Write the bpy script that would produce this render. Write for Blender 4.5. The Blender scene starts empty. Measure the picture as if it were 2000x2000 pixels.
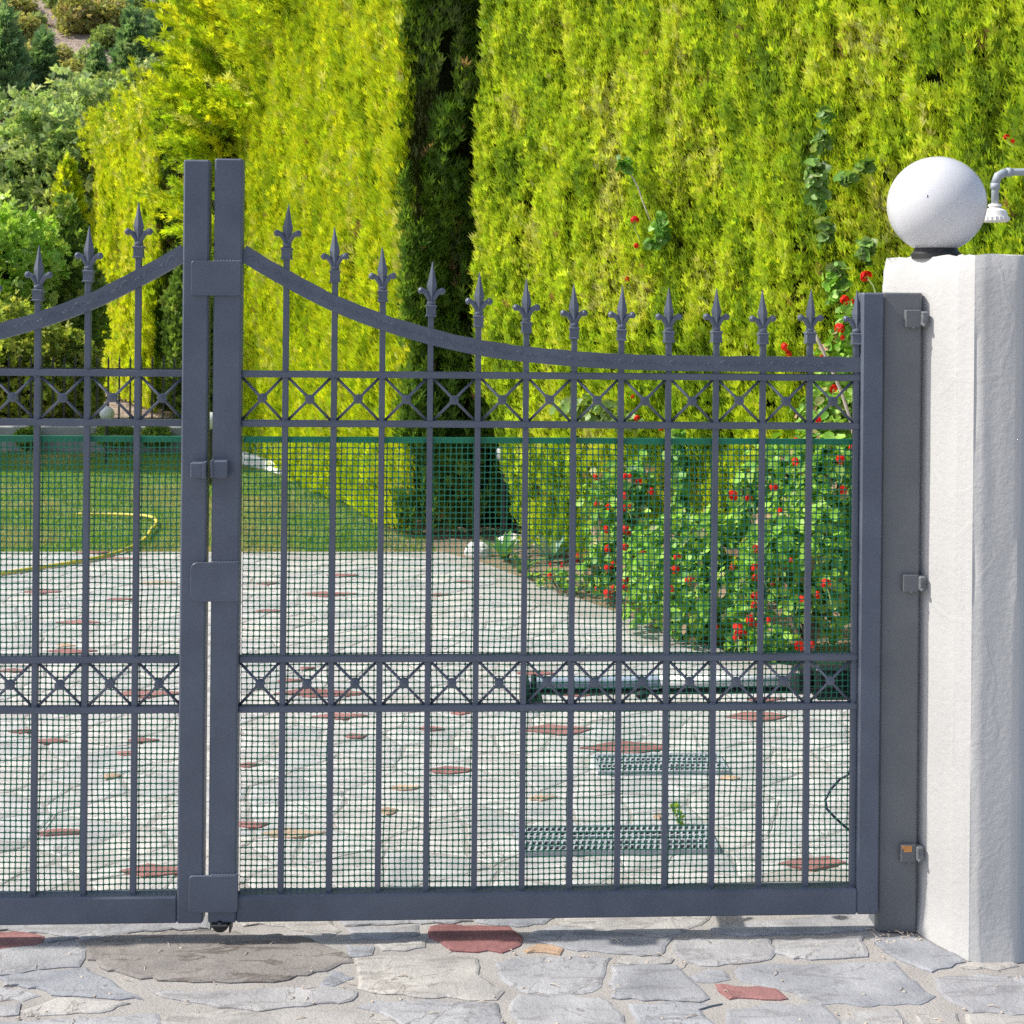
import bpy, bmesh, math, random
import numpy as np
from mathutils import Matrix, Vector

R = math.radians
SC = bpy.context.scene
COL = SC.collection

# ------------------------------------------------------------------ camera
CX, CH, CD, YAW, ROLL, SHY = -0.07514, 1.53337, 3.21152, 0.04727, 0.00914, -411.83
FPX = 2600.0
cam_d = bpy.data.cameras.new('camera')
cam = bpy.data.objects.new('camera', cam_d); COL.objects.link(cam)
cam_d.sensor_width = 36.0
cam_d.lens = 36.0 * FPX / 2000.0
cam_d.shift_y = SHY / 2000.0
cam_d.clip_end = 2000.0
cam.matrix_world = (Matrix.Translation((CX, -CD, CH)) @ Matrix.Rotation(-YAW, 4, 'Z')
                    @ Matrix.Rotation(R(90), 4, 'X') @ Matrix.Rotation(ROLL, 4, 'Z'))
cam_d.dof.use_dof = True
cam_d.dof.focus_distance = 3.3
cam_d.dof.aperture_fstop = 16.0
SC.camera = cam

# ------------------------------------------------------------------ light
SUN_EL, SUN_BEHIND = R(48.0), R(0.5)         # sun from the left, almost in the plane of the gate
to_sun = Vector((-math.cos(SUN_EL) * math.cos(SUN_BEHIND), math.cos(SUN_EL) * math.sin(SUN_BEHIND), math.sin(SUN_EL)))
world = bpy.data.worlds.new('World'); SC.world = world
world.use_nodes = True
wn = world.node_tree.nodes; wl = world.node_tree.links
bg = wn['Background']
sky = wn.new('ShaderNodeTexSky'); sky.sky_type = 'NISHITA'; sky.sun_disc = False
sky.sun_elevation = SUN_EL
sky.sun_rotation = math.atan2(to_sun.x, to_sun.y)
sky.dust_density = 2.5; sky.ozone_density = 1.0; sky.air_density = 1.0
wl.new(sky.outputs[0], bg.inputs[0]); bg.inputs[1].default_value = 0.15
sun_d = bpy.data.lights.new('sun', 'SUN'); sun_d.energy = 4.2; sun_d.angle = R(0.6); sun_d.color = (1.0, 0.95, 0.86)
sun = bpy.data.objects.new('sun', sun_d); COL.objects.link(sun)
sun.rotation_euler = to_sun.to_track_quat('Z', 'Y').to_euler()
SC.view_settings.view_transform = 'Standard'; SC.view_settings.look = 'None'
SC.view_settings.gamma = 1.0; SC.view_settings.use_curve_mapping = False
SC.view_settings.exposure = 0.35
SC.render.engine = 'CYCLES'
SC.cycles.max_bounces = 6; SC.cycles.diffuse_bounces = 3; SC.cycles.glossy_bounces = 2
SC.cycles.transmission_bounces = 3; SC.cycles.transparent_max_bounces = 4
SC.cycles.sample_clamp_indirect = 4.0
SC.cycles.use_denoising = False      # leave the fine grain of the leaves (and of the photograph)

# ------------------------------------------------------------------ helpers
rng = np.random.default_rng(7)
random.seed(7)

def ray(px, py):
    U = px - 1000.0; V = py - 1000.0 - SHY
    c, s = math.cos(ROLL), math.sin(ROLL)
    a, b = (U * c + V * s) / FPX, -(-U * s + V * c) / FPX
    return (a * math.cos(YAW) + math.sin(YAW), -a * math.sin(YAW) + math.cos(YAW), b)

def G(px, py, z=0.0):                      # where that point of the photograph meets the ground
    r = ray(px, py); t = (z - CH) / r[2]
    return (CX + t * r[0], -CD + t * r[1], z)

def W(px, py, Y):                          # ... and the upright plane at depth Y
    r = ray(px, py); t = (Y + CD) / r[1]
    return (CX + t * r[0], Y, CH + t * r[2])

def PIX(x, y, z=0.0):
    dx, dy, dz = x - CX, y + CD, z - CH
    fx = dx * math.cos(YAW) - dy * math.sin(YAW); fz = dx * math.sin(YAW) + dy * math.cos(YAW)
    u, v = FPX * fx / fz, -FPX * dz / fz
    return 1000 + u * math.cos(ROLL) - v * math.sin(ROLL), 1000 + SHY + u * math.sin(ROLL) + v * math.cos(ROLL)

def link(name, me, mat=None, parent=None):
    o = bpy.data.objects.new(name, me); COL.objects.link(o)
    if mat is not None and len(me.materials) == 0: me.materials.append(mat)
    if parent is not None: o.parent = parent
    return o

def mesh(name, verts, faces, mat=None, parent=None, smooth=False):
    me = bpy.data.meshes.new(name); me.from_pydata([tuple(v) for v in verts], [], faces); me.update()
    if smooth: me.polygons.foreach_set('use_smooth', [True] * len(me.polygons))
    return link(name, me, mat, parent)

def empty(name, loc=(0, 0, 0), rz=0.0):
    o = bpy.data.objects.new(name, None); COL.objects.link(o); o.location = loc; o.rotation_euler.z = rz
    return o

def tag(o, label=None, cat=None, group=None, kind=None):
    if label: o['label'] = label
    if cat: o['category'] = cat
    if group: o['group'] = group
    if kind: o['kind'] = kind
    return o

class MB:
    """collects simple shapes for ONE mesh"""
    def __init__(s): s.v = []; s.f = []
    def add(s, v, f):
        n = len(s.v); s.v += [tuple(p) for p in v]; s.f += [tuple(i + n for i in q) for q in f]
    def box(s, x0, x1, y0, y1, z0, z1, c=0.0):
        """box with chamfered edges"""
        if c <= 0:
            s.add([(x0,y0,z0),(x1,y0,z0),(x1,y1,z0),(x0,y1,z0),(x0,y0,z1),(x1,y0,z1),(x1,y1,z1),(x0,y1,z1)],
                  [(0,3,2,1),(4,5,6,7),(0,1,5,4),(1,2,6,5),(2,3,7,6),(3,0,4,7)]); return
        bm = bmesh.new(); bmesh.ops.create_cube(bm, size=1.0)
        for v in bm.verts:
            v.co = ((x0+x1)/2 + v.co.x*(x1-x0), (y0+y1)/2 + v.co.y*(y1-y0), (z0+z1)/2 + v.co.z*(z1-z0))
        bmesh.ops.bevel(bm, geom=bm.edges[:], offset=c, segments=1, affect='EDGES', profile=.5)
        bm.verts.index_update()
        s.add([v.co[:] for v in bm.verts], [[v.index for v in f.verts] for f in bm.faces]); bm.free()
    def tube(s, pts, r, n=8, cap=True, square=False):
        pts = [Vector(p) for p in pts]; m = len(pts)
        rr = r if isinstance(r, (list, tuple)) else [r] * m
        base = len(s.v); up = None
        for i, p in enumerate(pts):
            d = (pts[min(i+1, m-1)] - pts[max(i-1, 0)]).normalized()
            if up is None:
                up = Vector((0, 1, 0)) if abs(d.y) < .9 else Vector((1, 0, 0))
            side = d.cross(up).normalized(); up = side.cross(d).normalized()
            for k in range(n):
                a = 2 * math.pi * (k + (.5 if square else 0)) / n
                q = p + (side * math.cos(a) + up * math.sin(a)) * rr[i]
                s.v.append(q[:])
        for i in range(m - 1):
            for k in range(n):
                a, b = base + i*n + k, base + i*n + (k+1) % n
                s.f.append((a, b, b + n, a + n))
        if cap:
            s.f.append(tuple(base + k for k in reversed(range(n))))
            s.f.append(tuple(base + (m-1)*n + k for k in range(n)))
    def lathe(s, prof, n=16, cen=(0, 0, 0), square=False):
        base = len(s.v)
        for r, z in prof:
            for k in range(n):
                a = 2*math.pi*(k + (.5 if square else 0))/n
                s.v.append((cen[0] + r*math.cos(a), cen[1] + r*math.sin(a), cen[2] + z))
        m = len(prof)
        for i in range(m-1):
            for k in range(n):
                a, b = base+i*n+k, base+i*n+(k+1) % n
                s.f.append((a, b, b+n, a+n))
        s.f.append(tuple(base + k for k in reversed(range(n)))); s.f.append(tuple(base+(m-1)*n+k for k in range(n)))
    def ball(s, c, r, n=10, m=7, sc=(1, 1, 1)):
        prof = [(r*math.sin(math.pi*i/m), -r*math.cos(math.pi*i/m)) for i in range(m+1)]
        prof[0] = (r*.05, -r); prof[-1] = (r*.05, r)
        b = len(s.v); s.lathe(prof, n, (0, 0, 0))
        for i in range(b, len(s.v)):
            p = s.v[i]; s.v[i] = (c[0]+p[0]*sc[0], c[1]+p[1]*sc[1], c[2]+p[2]*sc[2])
    def build(s, name, mat=None, parent=None, smooth=False, angle=None):
        o = mesh(name, s.v, s.f, mat, parent, smooth)
        if angle is not None:
            me = o.data
            me.polygons.foreach_set('use_smooth', [True]*len(me.polygons))
            try: me.set_sharp_from_angle(angle=R(angle))
            except Exception: pass
        return o

def copy_tree(o, parent=None):
    c = o.copy(); COL.objects.link(c); c.parent = parent
    for ch in o.children: copy_tree(ch, c)
    return c

# lattice noise for numpy
_tab = np.random.default_rng(11).random((256, 256))
def vn(x, y, seed=0):
    x = np.asarray(x, float) + seed*17.31; y = np.asarray(y, float) + seed*9.17
    xi = np.floor(x).astype(int); yi = np.floor(y).astype(int)
    fx = x - xi; fy = y - yi; fx = fx*fx*(3-2*fx); fy = fy*fy*(3-2*fy)
    t = lambda a, b: _tab[a % 256, b % 256]
    return (t(xi, yi)*(1-fx) + t(xi+1, yi)*fx)*(1-fy) + (t(xi, yi+1)*(1-fx) + t(xi+1, yi+1)*fx)*fy
def fbm(x, y, seed=0, o=3):
    r = 0; a = .5; s = 0
    for i in range(o):
        r = r + a*vn(np.asarray(x)*2**i, np.asarray(y)*2**i, seed+i); s += a; a *= .5
    return r/s

# ------------------------------------------------------------------ materials
def newmat(name):
    m = bpy.data.materials.new(name); m.use_nodes = True
    nt = m.node_tree; b = nt.nodes['Principled BSDF']
    return m, nt, b

def ramp(nt, fac, stops):
    r = nt.nodes.new('ShaderNodeValToRGB')
    while len(r.color_ramp.elements) < len(stops): r.color_ramp.elements.new(.5)
    for e, (p, c) in zip(r.color_ramp.elements, stops):
        e.position = p; e.color = (c[0], c[1], c[2], 1)
    nt.links.new(fac, r.inputs[0]); return r.outputs[0]

def noise(nt, scale, detail=4, rough=.55, vec=None, stretch=None, dist=0.0):
    n = nt.nodes.new('ShaderNodeTexNoise'); n.inputs['Scale'].default_value = scale
    n.inputs['Detail'].default_value = detail; n.inputs['Roughness'].default_value = rough
    n.inputs['Distortion'].default_value = dist
    if vec is None:
        g = nt.nodes.new('ShaderNodeNewGeometry'); vec = g.outputs['Position']
    if stretch:
        mp = nt.nodes.new('ShaderNodeMapping'); mp.inputs['Scale'].default_value = stretch
        nt.links.new(vec, mp.inputs[0]); vec = mp.outputs[0]
    nt.links.new(vec, n.inputs['Vector']); return n.outputs['Fac']

def mixc(nt, fac, a, b, mode='MIX'):
    m = nt.nodes.new('ShaderNodeMix'); m.data_type = 'RGBA'; m.blend_type = mode
    for s, v in ((0, fac), (6, a), (7, b)):
        if isinstance(v, (int, float)): m.inputs[s].default_value = v
        elif isinstance(v, tuple): m.inputs[s].default_value = (*v, 1)
        else: nt.links.new(v, m.inputs[s])
    return m.outputs[2]

def bump(nt, bsdf, h, strength=.3, dist=.01):
    b = nt.nodes.new('ShaderNodeBump'); b.inputs['Strength'].default_value = strength
    b.inputs['Distance'].default_value = dist
    nt.links.new(h, b.inputs['Height']); nt.links.new(b.outputs[0], bsdf.inputs['Normal'])

def math_n(nt, op, a, b=None):
    m = nt.nodes.new('ShaderNodeMath'); m.operation = op
    for i, v in enumerate((a, b)):
        if v is None: continue
        if isinstance(v, (int, float)): m.inputs[i].default_value = v
        else: nt.links.new(v, m.inputs[i])
    return m.outputs[0]

def simple(name, col, rough=.5, metal=0.0, var=.12, scale=30, bmp=.0, spec=.5):
    m, nt, b = newmat(name)
    n = noise(nt, scale, 4)
    lo = tuple(c*(1-var) for c in col); hi = tuple(min(1, c*(1+var)) for c in col)
    nt.links.new(ramp(nt, n, [(.3, lo), (.7, hi)]), b.inputs['Base Color'])
    b.inputs['Roughness'].default_value = rough; b.inputs['Metallic'].default_value = metal
    b.inputs['Specular IOR Level'].default_value = spec
    if bmp: bump(nt, b, n, bmp, .004)
    return m

M = {}
# grey-blue brushed gate paint: brush marks, dust and small chips
m, nt, b = newmat('gate_paint')
n1 = noise(nt, 9, 5); n2 = noise(nt, 260, 3, .6); n3 = noise(nt, 60, 2, .6, stretch=(1, 1, .06))
c = ramp(nt, n1, [(.3, (.074, .091, .128)), (.72, (.108, .127, .168))])
c = mixc(nt, ramp(nt, n2, [(.62, (0, 0, 0)), (.78, (.5, .5, .5))]), c, (.24, .25, .27))
n4 = noise(nt, 34, 3, .7)
c = mixc(nt, ramp(nt, n4, [(.70, (0, 0, 0)), (.76, (.55, .55, .55))]), c, (.17, .18, .21))
nt.links.new(c, b.inputs['Base Color'])
nt.links.new(ramp(nt, n1, [(.3, (.36,)*3), (.7, (.52,)*3)]), b.inputs['Roughness'])
b.inputs['Specular IOR Level'].default_value = .5
bump(nt, b, math_n(nt, 'ADD', math_n(nt, 'MULTIPLY', n2, .6), n3), .22, .0012)
M['paint'] = m
# same paint on the fixed hinge post, weathered to a flatter grey
m, nt, b = newmat('post_paint')
n1 = noise(nt, 7, 5); n2 = noise(nt, 220, 3, .6)
c = ramp(nt, n1, [(.3, (.112, .120, .133)), (.72, (.150, .158, .169))])
c = mixc(nt, ramp(nt, n2, [(.7, (0, 0, 0)), (.82, (.3, .3, .3))]), c, (.26, .26, .25))
nt.links.new(c, b.inputs['Base Color']); b.inputs['Roughness'].default_value = .55
bump(nt, b, n2, .2, .0012)
M['post'] = m
M['net'] = simple('green_plastic', (.005, .18, .095), .42, 0, .15, 12)
M['black'] = simple('black_plastic', (.018, .019, .024), .45, 0, .2, 20)
M['iron'] = simple('black_iron', (.022, .024, .026), .5, 0, .2, 40)
M['opener_grey'] = simple('blue_grey_metal', (.36, .42, .54), .4, .0, .15, 20)
M['opener_white'] = simple('white_enamel', (.88, .89, .92), .3, 0, .05, 20)
M['cable'] = simple('dark_blue_cable', (.028, .028, .075), .4, 0, .1, 20)
M['hose'] = simple('yellow_hose', (.62, .52, .08), .45, 0, .15, 25)
M['conduit'] = simple('grey_conduit', (.33, .37, .41), .5, 0, .06, 20)
M['lampwhite'] = simple('white_lamp', (.78, .77, .74), .35, 0, .05, 20)
M['galv'] = simple('galvanised_steel', (.40, .43, .48), .5, .15, .2, 40, .15)
M['pan'] = simple('grate_silt', (.12, .115, .11), .9, 0, .3, 40)
M['rust'] = simple('rusty_steel', (.13, .14, .15), .6, .1, .5, 60, .3)
M['orange'] = simple('orange_primer', (.62, .27, .08), .6, 0, .2, 60)
M['kerb'] = simple('white_kerb', (.70, .69, .66), .8, 0, .12, 14, .3)
M['rock'] = simple('white_rock', (.72, .71, .68), .85, 0, .14, 18, .5)
M['wallgrey'] = simple('grey_render_wall', (.36, .355, .35), .9, 0, .22, 3, .3)
M['cane'] = simple('pale_cane', (.52, .44, .36), .7, 0, .2, 30)
M['bark'] = simple('bark', (.16, .11, .075), .9, 0, .35, 18, .5)
M['core'] = simple('shaded_twigs', (.030, .040, .014), .95, 0, .4, 9, .4, .1)  # near black: the shade behind the leaves is put into this colour
# globe
m, nt, b = newmat('opal_globe')
b.inputs['Base Color'].default_value = (.86, .865, .88, 1); b.inputs['Roughness'].default_value = .22
tr = nt.nodes.new('ShaderNodeBsdfTranslucent'); tr.inputs[0].default_value = (.90, .91, .94, 1)
mx = nt.nodes.new('ShaderNodeMixShader'); mx.inputs[0].default_value = .18
nt.links.new(b.outputs[0], mx.inputs[1]); nt.links.new(tr.outputs[0], mx.inputs[2]); nt.links.new(mx.outputs[0], nt.nodes['Material Output'].inputs[0])
n1 = noise(nt, 14, 4)
nt.links.new(ramp(nt, n1, [(.3, (.64, .65, .68)), (.7, (.69, .70, .73))]), b.inputs['Base Color'])
M['globe'] = m
# plaster of the pillar: lime wash with trowel ridges, scuffs near the foot
m, nt, b = newmat('white_plaster')
n1 = noise(nt, 5, 5); n2 = noise(nt, 70, 4, .6); n3 = noise(nt, 6, 3, .5, stretch=(3, 3, 1.0), dist=1.2)
c = ramp(nt, n1, [(.25, (.455, .454, .450)), (.7, (.495, .494, .490))])
c = mixc(nt, ramp(nt, n2, [(.70, (0, 0, 0)), (.80, (.4, .4, .4))]), c, (.37, .365, .35))
nt.links.new(c, b.inputs['Base Color']); b.inputs['Roughness'].default_value = .85
w = nt.nodes.new('ShaderNodeTexWave'); w.inputs['Scale'].default_value = 2.2; w.inputs['Distortion'].default_value = 22
w.inputs['Detail'].default_value = 3; g = nt.nodes.new('ShaderNodeNewGeometry'); nt.links.new(g.outputs['Position'], w.inputs[0])
ridge = ramp(nt, w.outputs['Fac'], [(.93, (0, 0, 0)), (.985, (1, 1, 1))])
hh = math_n(nt, 'ADD', math_n(nt, 'ADD', math_n(nt, 'MULTIPLY', n2, .55), math_n(nt, 'MULTIPLY', n3, .22)), math_n(nt, 'MULTIPLY', ridge, .10))
bump(nt, b, hh, .8, .0035)
M['plaster'] = m
# same white plaster, darker and cooler: shade put into the sides turned from the sun
m2 = m.copy(); m2.name = 'shaded_plaster'
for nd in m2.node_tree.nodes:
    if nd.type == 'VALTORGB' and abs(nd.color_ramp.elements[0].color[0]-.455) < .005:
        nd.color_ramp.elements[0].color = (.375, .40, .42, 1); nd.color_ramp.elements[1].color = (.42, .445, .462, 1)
M['plaster_shade'] = m2

def stone_mat(name, a, bcol, warm, streak=.5):
    m, nt, b = newmat(name)
    oi = nt.nodes.new('ShaderNodeObjectInfo'); ge = nt.nodes.new('ShaderNodeNewGeometry')
    rnd = math_n(nt, 'FRACT', math_n(nt, 'ADD', oi.outputs['Random'], ge.outputs['Random Per Island']))
    off = nt.nodes.new('ShaderNodeVectorMath'); off.operation = 'ADD'
    cmb = nt.nodes.new('ShaderNodeCombineXYZ')
    for i in range(3): nt.links.new(math_n(nt, 'MULTIPLY', rnd, 40.0*(i+1)), cmb.inputs[i])
    nt.links.new(ge.outputs['Position'], off.inputs[0]); nt.links.new(cmb.outputs[0], off.inputs[1])
    v = off.outputs[0]
    n1 = noise(nt, 7, 6, .6, v); n2 = noise(nt, 90, 4, .65, v); n3 = noise(nt, 5, 6, .65, v, stretch=(1.0, 4.5, 1), dist=.8)
    base = ramp(nt, rnd, [(0, a), (.5, bcol), (1, warm)])
    lo = mixc(nt, 1.0, base, (.70, .70, .72), 'MULTIPLY'); hi = mixc(nt, 1.0, base, (1.22, 1.20, 1.17), 'MULTIPLY')
    c = mixc(nt, ramp(nt, n1, [(.3, (0, 0, 0)), (.7, (1, 1, 1))]), lo, hi)
    vein = ramp(nt, n3, [(.54, (0, 0, 0)), (.60, (1, 1, 1)), (.66, (0, 0, 0))])
    c = mixc(nt, math_n(nt, 'MULTIPLY', vein, streak), c, mixc(nt, 1.0, base, (.46, .42, .40), 'MULTIPLY'))
    c = mixc(nt, ramp(nt, n2, [(.62, (0, 0, 0)), (.78, (.55, .55, .55))]), c, mixc(nt, 1.0, base, (.55, .52, .5), 'MULTIPLY'))
    n4 = noise(nt, 3.2, 5, .6, v, dist=1.5); crack = ramp(nt, n4, [(.488, (0, 0, 0)), (.5, (.8, .8, .8)), (.512, (0, 0, 0))])
    c = mixc(nt, math_n(nt, 'MULTIPLY', crack, ramp(nt, n1, [(.45, (0, 0, 0)), (.6, (1, 1, 1))])), c, mixc(nt, 1.0, base, (.34, .30, .28), 'MULTIPLY'))
    nt.links.new(c, b.inputs['Base Color']); b.inputs['Roughness'].default_value = .8
    b.inputs['Specular IOR Level'].default_value = .3
    bump(nt, b, math_n(nt, 'ADD', n3, math_n(nt, 'MULTIPLY', n2, .5)), .9, .007)
    return m
M['stone'] = stone_mat('grey_flagstone', (.31, .325, .355), (.38, .38, .39), (.42, .405, .38))
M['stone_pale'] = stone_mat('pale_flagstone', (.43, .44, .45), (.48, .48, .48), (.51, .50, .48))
M['stone_red'] = stone_mat('red_flagstone', (.32, .155, .15), (.34, .175, .17), (.29, .13, .128), .5)
M['stone_peach'] = stone_mat('peach_flagstone', (.50, .35, .24), (.48, .37, .28), (.44, .31, .22), .3)
M['stone_brown'] = stone_mat('dirty_brown_flagstone', (.25, .235, .225), (.27, .25, .235), (.25, .225, .205), 1.0)
m, nt, b = newmat('mortar')
n1 = noise(nt, 6, 5); n2 = noise(nt, 150, 4, .7)
c = ramp(nt, n1, [(.3, (.31, .29, .275)), (.7, (.42, .40, .375))])
c = mixc(nt, ramp(nt, n2, [(.55, (0, 0, 0)), (.75, (.7, .7, .7))]), c, (.17, .15, .145))
nt.links.new(c, b.inputs['Base Color']); b.inputs['Roughness'].default_value = .95
bump(nt, b, n2, .6, .006)
M['mortar'] = m
# lawn: green with dry straw patches
m, nt, b = newmat('lawn_turf')
n1 = noise(nt, 1.1, 5, .6); n2 = noise(nt, 60, 4, .7)
c = ramp(nt, n1, [(.46, (.13, .22, .045)), (.60, (.21, .26, .08)), (.76, (.36, .31, .17))])
c = mixc(nt, ramp(nt, n2, [(.45, (0, 0, 0)), (.75, (.8, .8, .8))]), c, (.06, .085, .02))
nt.links.new(c, b.inputs['Base Color']); b.inputs['Roughness'].default_value = .95
bump(nt, b, n2, .8, .02)
M['turf'] = m
m, nt, b = newmat('bed_soil')
n1 = noise(nt, 4, 5, .6); n2 = noise(nt, 45, 5, .7)
c = ramp(nt, n1, [(.35, (.34, .26, .17)), (.7, (.20, .15, .10))])
c = mixc(nt, ramp(nt, n2, [(.5, (0, 0, 0)), (.72, (.8, .8, .8))]), c, (.12, .085, .055))
nt.links.new(c, b.inputs['Base Color']); b.inputs['Roughness'].default_value = .95; bump(nt, b, n2, .9, .02)
M['soil'] = m
m, nt, b = newmat('hill_earth')
n1 = noise(nt, .35, 6, .65); n2 = noise(nt, 2.2, 5, .7)
c = ramp(nt, n1, [(.32, (.26, .19, .16)), (.5, (.42, .33, .27)), (.68, (.36, .33, .19))])
c = mixc(nt, ramp(nt, n2, [(.45, (0, 0, 0)), (.7, (.8, .8, .8))]), c, (.20, .15, .135))
nt.links.new(c, b.inputs['Base Color']); b.inputs['Roughness'].default_value = .95; bump(nt, b, n2, 1.0, .4)
M['earth'] = m

def leaf_mat(name, trans=.5, rough=.55, spec=.25):
    m, nt, b = newmat(name)
    at = nt.nodes.new('ShaderNodeAttribute'); at.attribute_name = 'Col'
    nt.links.new(at.outputs['Color'], b.inputs['Base Color'])
    b.inputs['Roughness'].default_value = rough; b.inputs['Specular IOR Level'].default_value = spec
    tr = nt.nodes.new('ShaderNodeBsdfTranslucent')
    tc = mixc(nt, 1.0, at.outputs['Color'], (1.15, 1.1, .6), 'MULTIPLY')
    nt.links.new(tc, tr.inputs[0])
    mx = nt.nodes.new('ShaderNodeMixShader'); mx.inputs[0].default_value = trans
    out = nt.nodes['Material Output']
    nt.links.new(b.outputs[0], mx.inputs[1]); nt.links.new(tr.outputs[0], mx.inputs[2]); nt.links.new(mx.outputs[0], out.inputs[0])
    return m
M['leaf'] = leaf_mat('foliage')
M['glossleaf'] = leaf_mat('round_leaf', .35, .45, .4)
M['petal'] = leaf_mat('red_petal', .3, .5, .2)

# ------------------------------------------------------------------ ground and paving
def sheet(name, pts, z, mat, kind='structure'):
    o = mesh(name, [(x, y, z) for x, y in pts], [tuple(range(len(pts)))], mat)
    o['kind'] = kind; return o

ground = sheet('ground', [(-500, -500), (500, -500), (500, 500), (-500, 500)], -.06, M['earth'])
BED = [(-.10, 4.93), (.16, 4.55), (.38, 4.08), (.74, 3.40), (.96, 2.92), (1.16, 2.62), (1.34, 2.42), (1.75, 2.0), (2.3, 1.2), (2.3, 0.4)]
drive = sheet('driveway', [(-9, -7), (9, -7), (9, .35)] + BED[::-1] + [(-9, 4.93)], -.0015, M['mortar'])
bed_soil = sheet('flower_bed', BED + [(9, .3), (9, 9), (-.5, 9), (-.5, 4.97)], -.012, M['soil'])
lawn_pts = [(-14, 4.96), (-.12, 4.96), (-.16, 5.5), (-.9, 7.9), (-2.1, 10.3), (-14, 10.3)]
lawn = sheet('lawn', lawn_pts, -.018, M['turf'])

def inset_poly(P, g):
    n = len(P); out = []
    cx = sum(p[0] for p in P)/n; cy = sum(p[1] for p in P)/n
    for x, y in P:
        d = math.hypot(x-cx, y-cy)
        k = min(1.2, max(.35, (d-g)/d)) if d > 1e-6 else 1
        out.append((cx+(x-cx)*k, cy+(y-cy)*k))
    return out

def roughen(P, step, jit):
    out = []; n = len(P)
    for i in range(n):
        a, b = P[i], P[(i+1) % n]; L = math.hypot(b[0]-a[0], b[1]-a[1])
        k = max(1, int(round(L/step)))
        for j in range(k):
            t = j/k; x = a[0]+(b[0]-a[0])*t; y = a[1]+(b[1]-a[1])*t
            out.append((x+random.uniform(-jit, jit), y+random.uniform(-jit, jit)))
    return out

def area(P):
    return sum(P[i][0]*P[(i+1) % len(P)][1]-P[(i+1) % len(P)][0]*P[i][1] for i in range(len(P)))/2

def stone_geo(P, t, step, jit, dome=0.0):
    if area(P) < 0: P = P[::-1]
    P = roughen(P, step, jit); n = len(P); I = inset_poly(P, .009)
    cx = sum(p[0] for p in P)/n; cy = sum(p[1] for p in P)/n
    tx, ty = random.uniform(-.004, .004), random.uniform(-.004, .004)
    zz = lambda p: (p[0]-cx)*tx + (p[1]-cy)*ty
    if dome:
        v = [(x, y, -.02) for x, y in P]; f = []
        rings = 5
        for k in range(1, rings+1):
            s = 1 - (k-1)/rings
            v += [(cx+(x-cx)*s, cy+(y-cy)*s, t*min(1, k*.9) + dome*(1-s*s) + .003*random.random()) for x, y in P]
        v.append((cx, cy, t+dome))
        for k in range(rings):
            for i in range(n):
                j = (i+1) % n; f.append((k*n+i, k*n+j, (k+1)*n+j, (k+1)*n+i))
        for i in range(n): f.append((rings*n+i, rings*n+(i+1) % n, (rings+1)*n))
        return v, f
    v = [(x, y, -.02) for x, y in P] + [(x, y, t-.0025+zz((x, y))) for x, y in P] + [(x, y, t+zz((x, y))) for x, y in I]
    f = []
    for i in range(n):
        j = (i+1) % n
        f.append((i, j, n+j, n+i)); f.append((n+i, n+j, 2*n+j, 2*n+i))
    f.append(tuple(2*n+i for i in range(n)))
    return v, f

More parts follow.
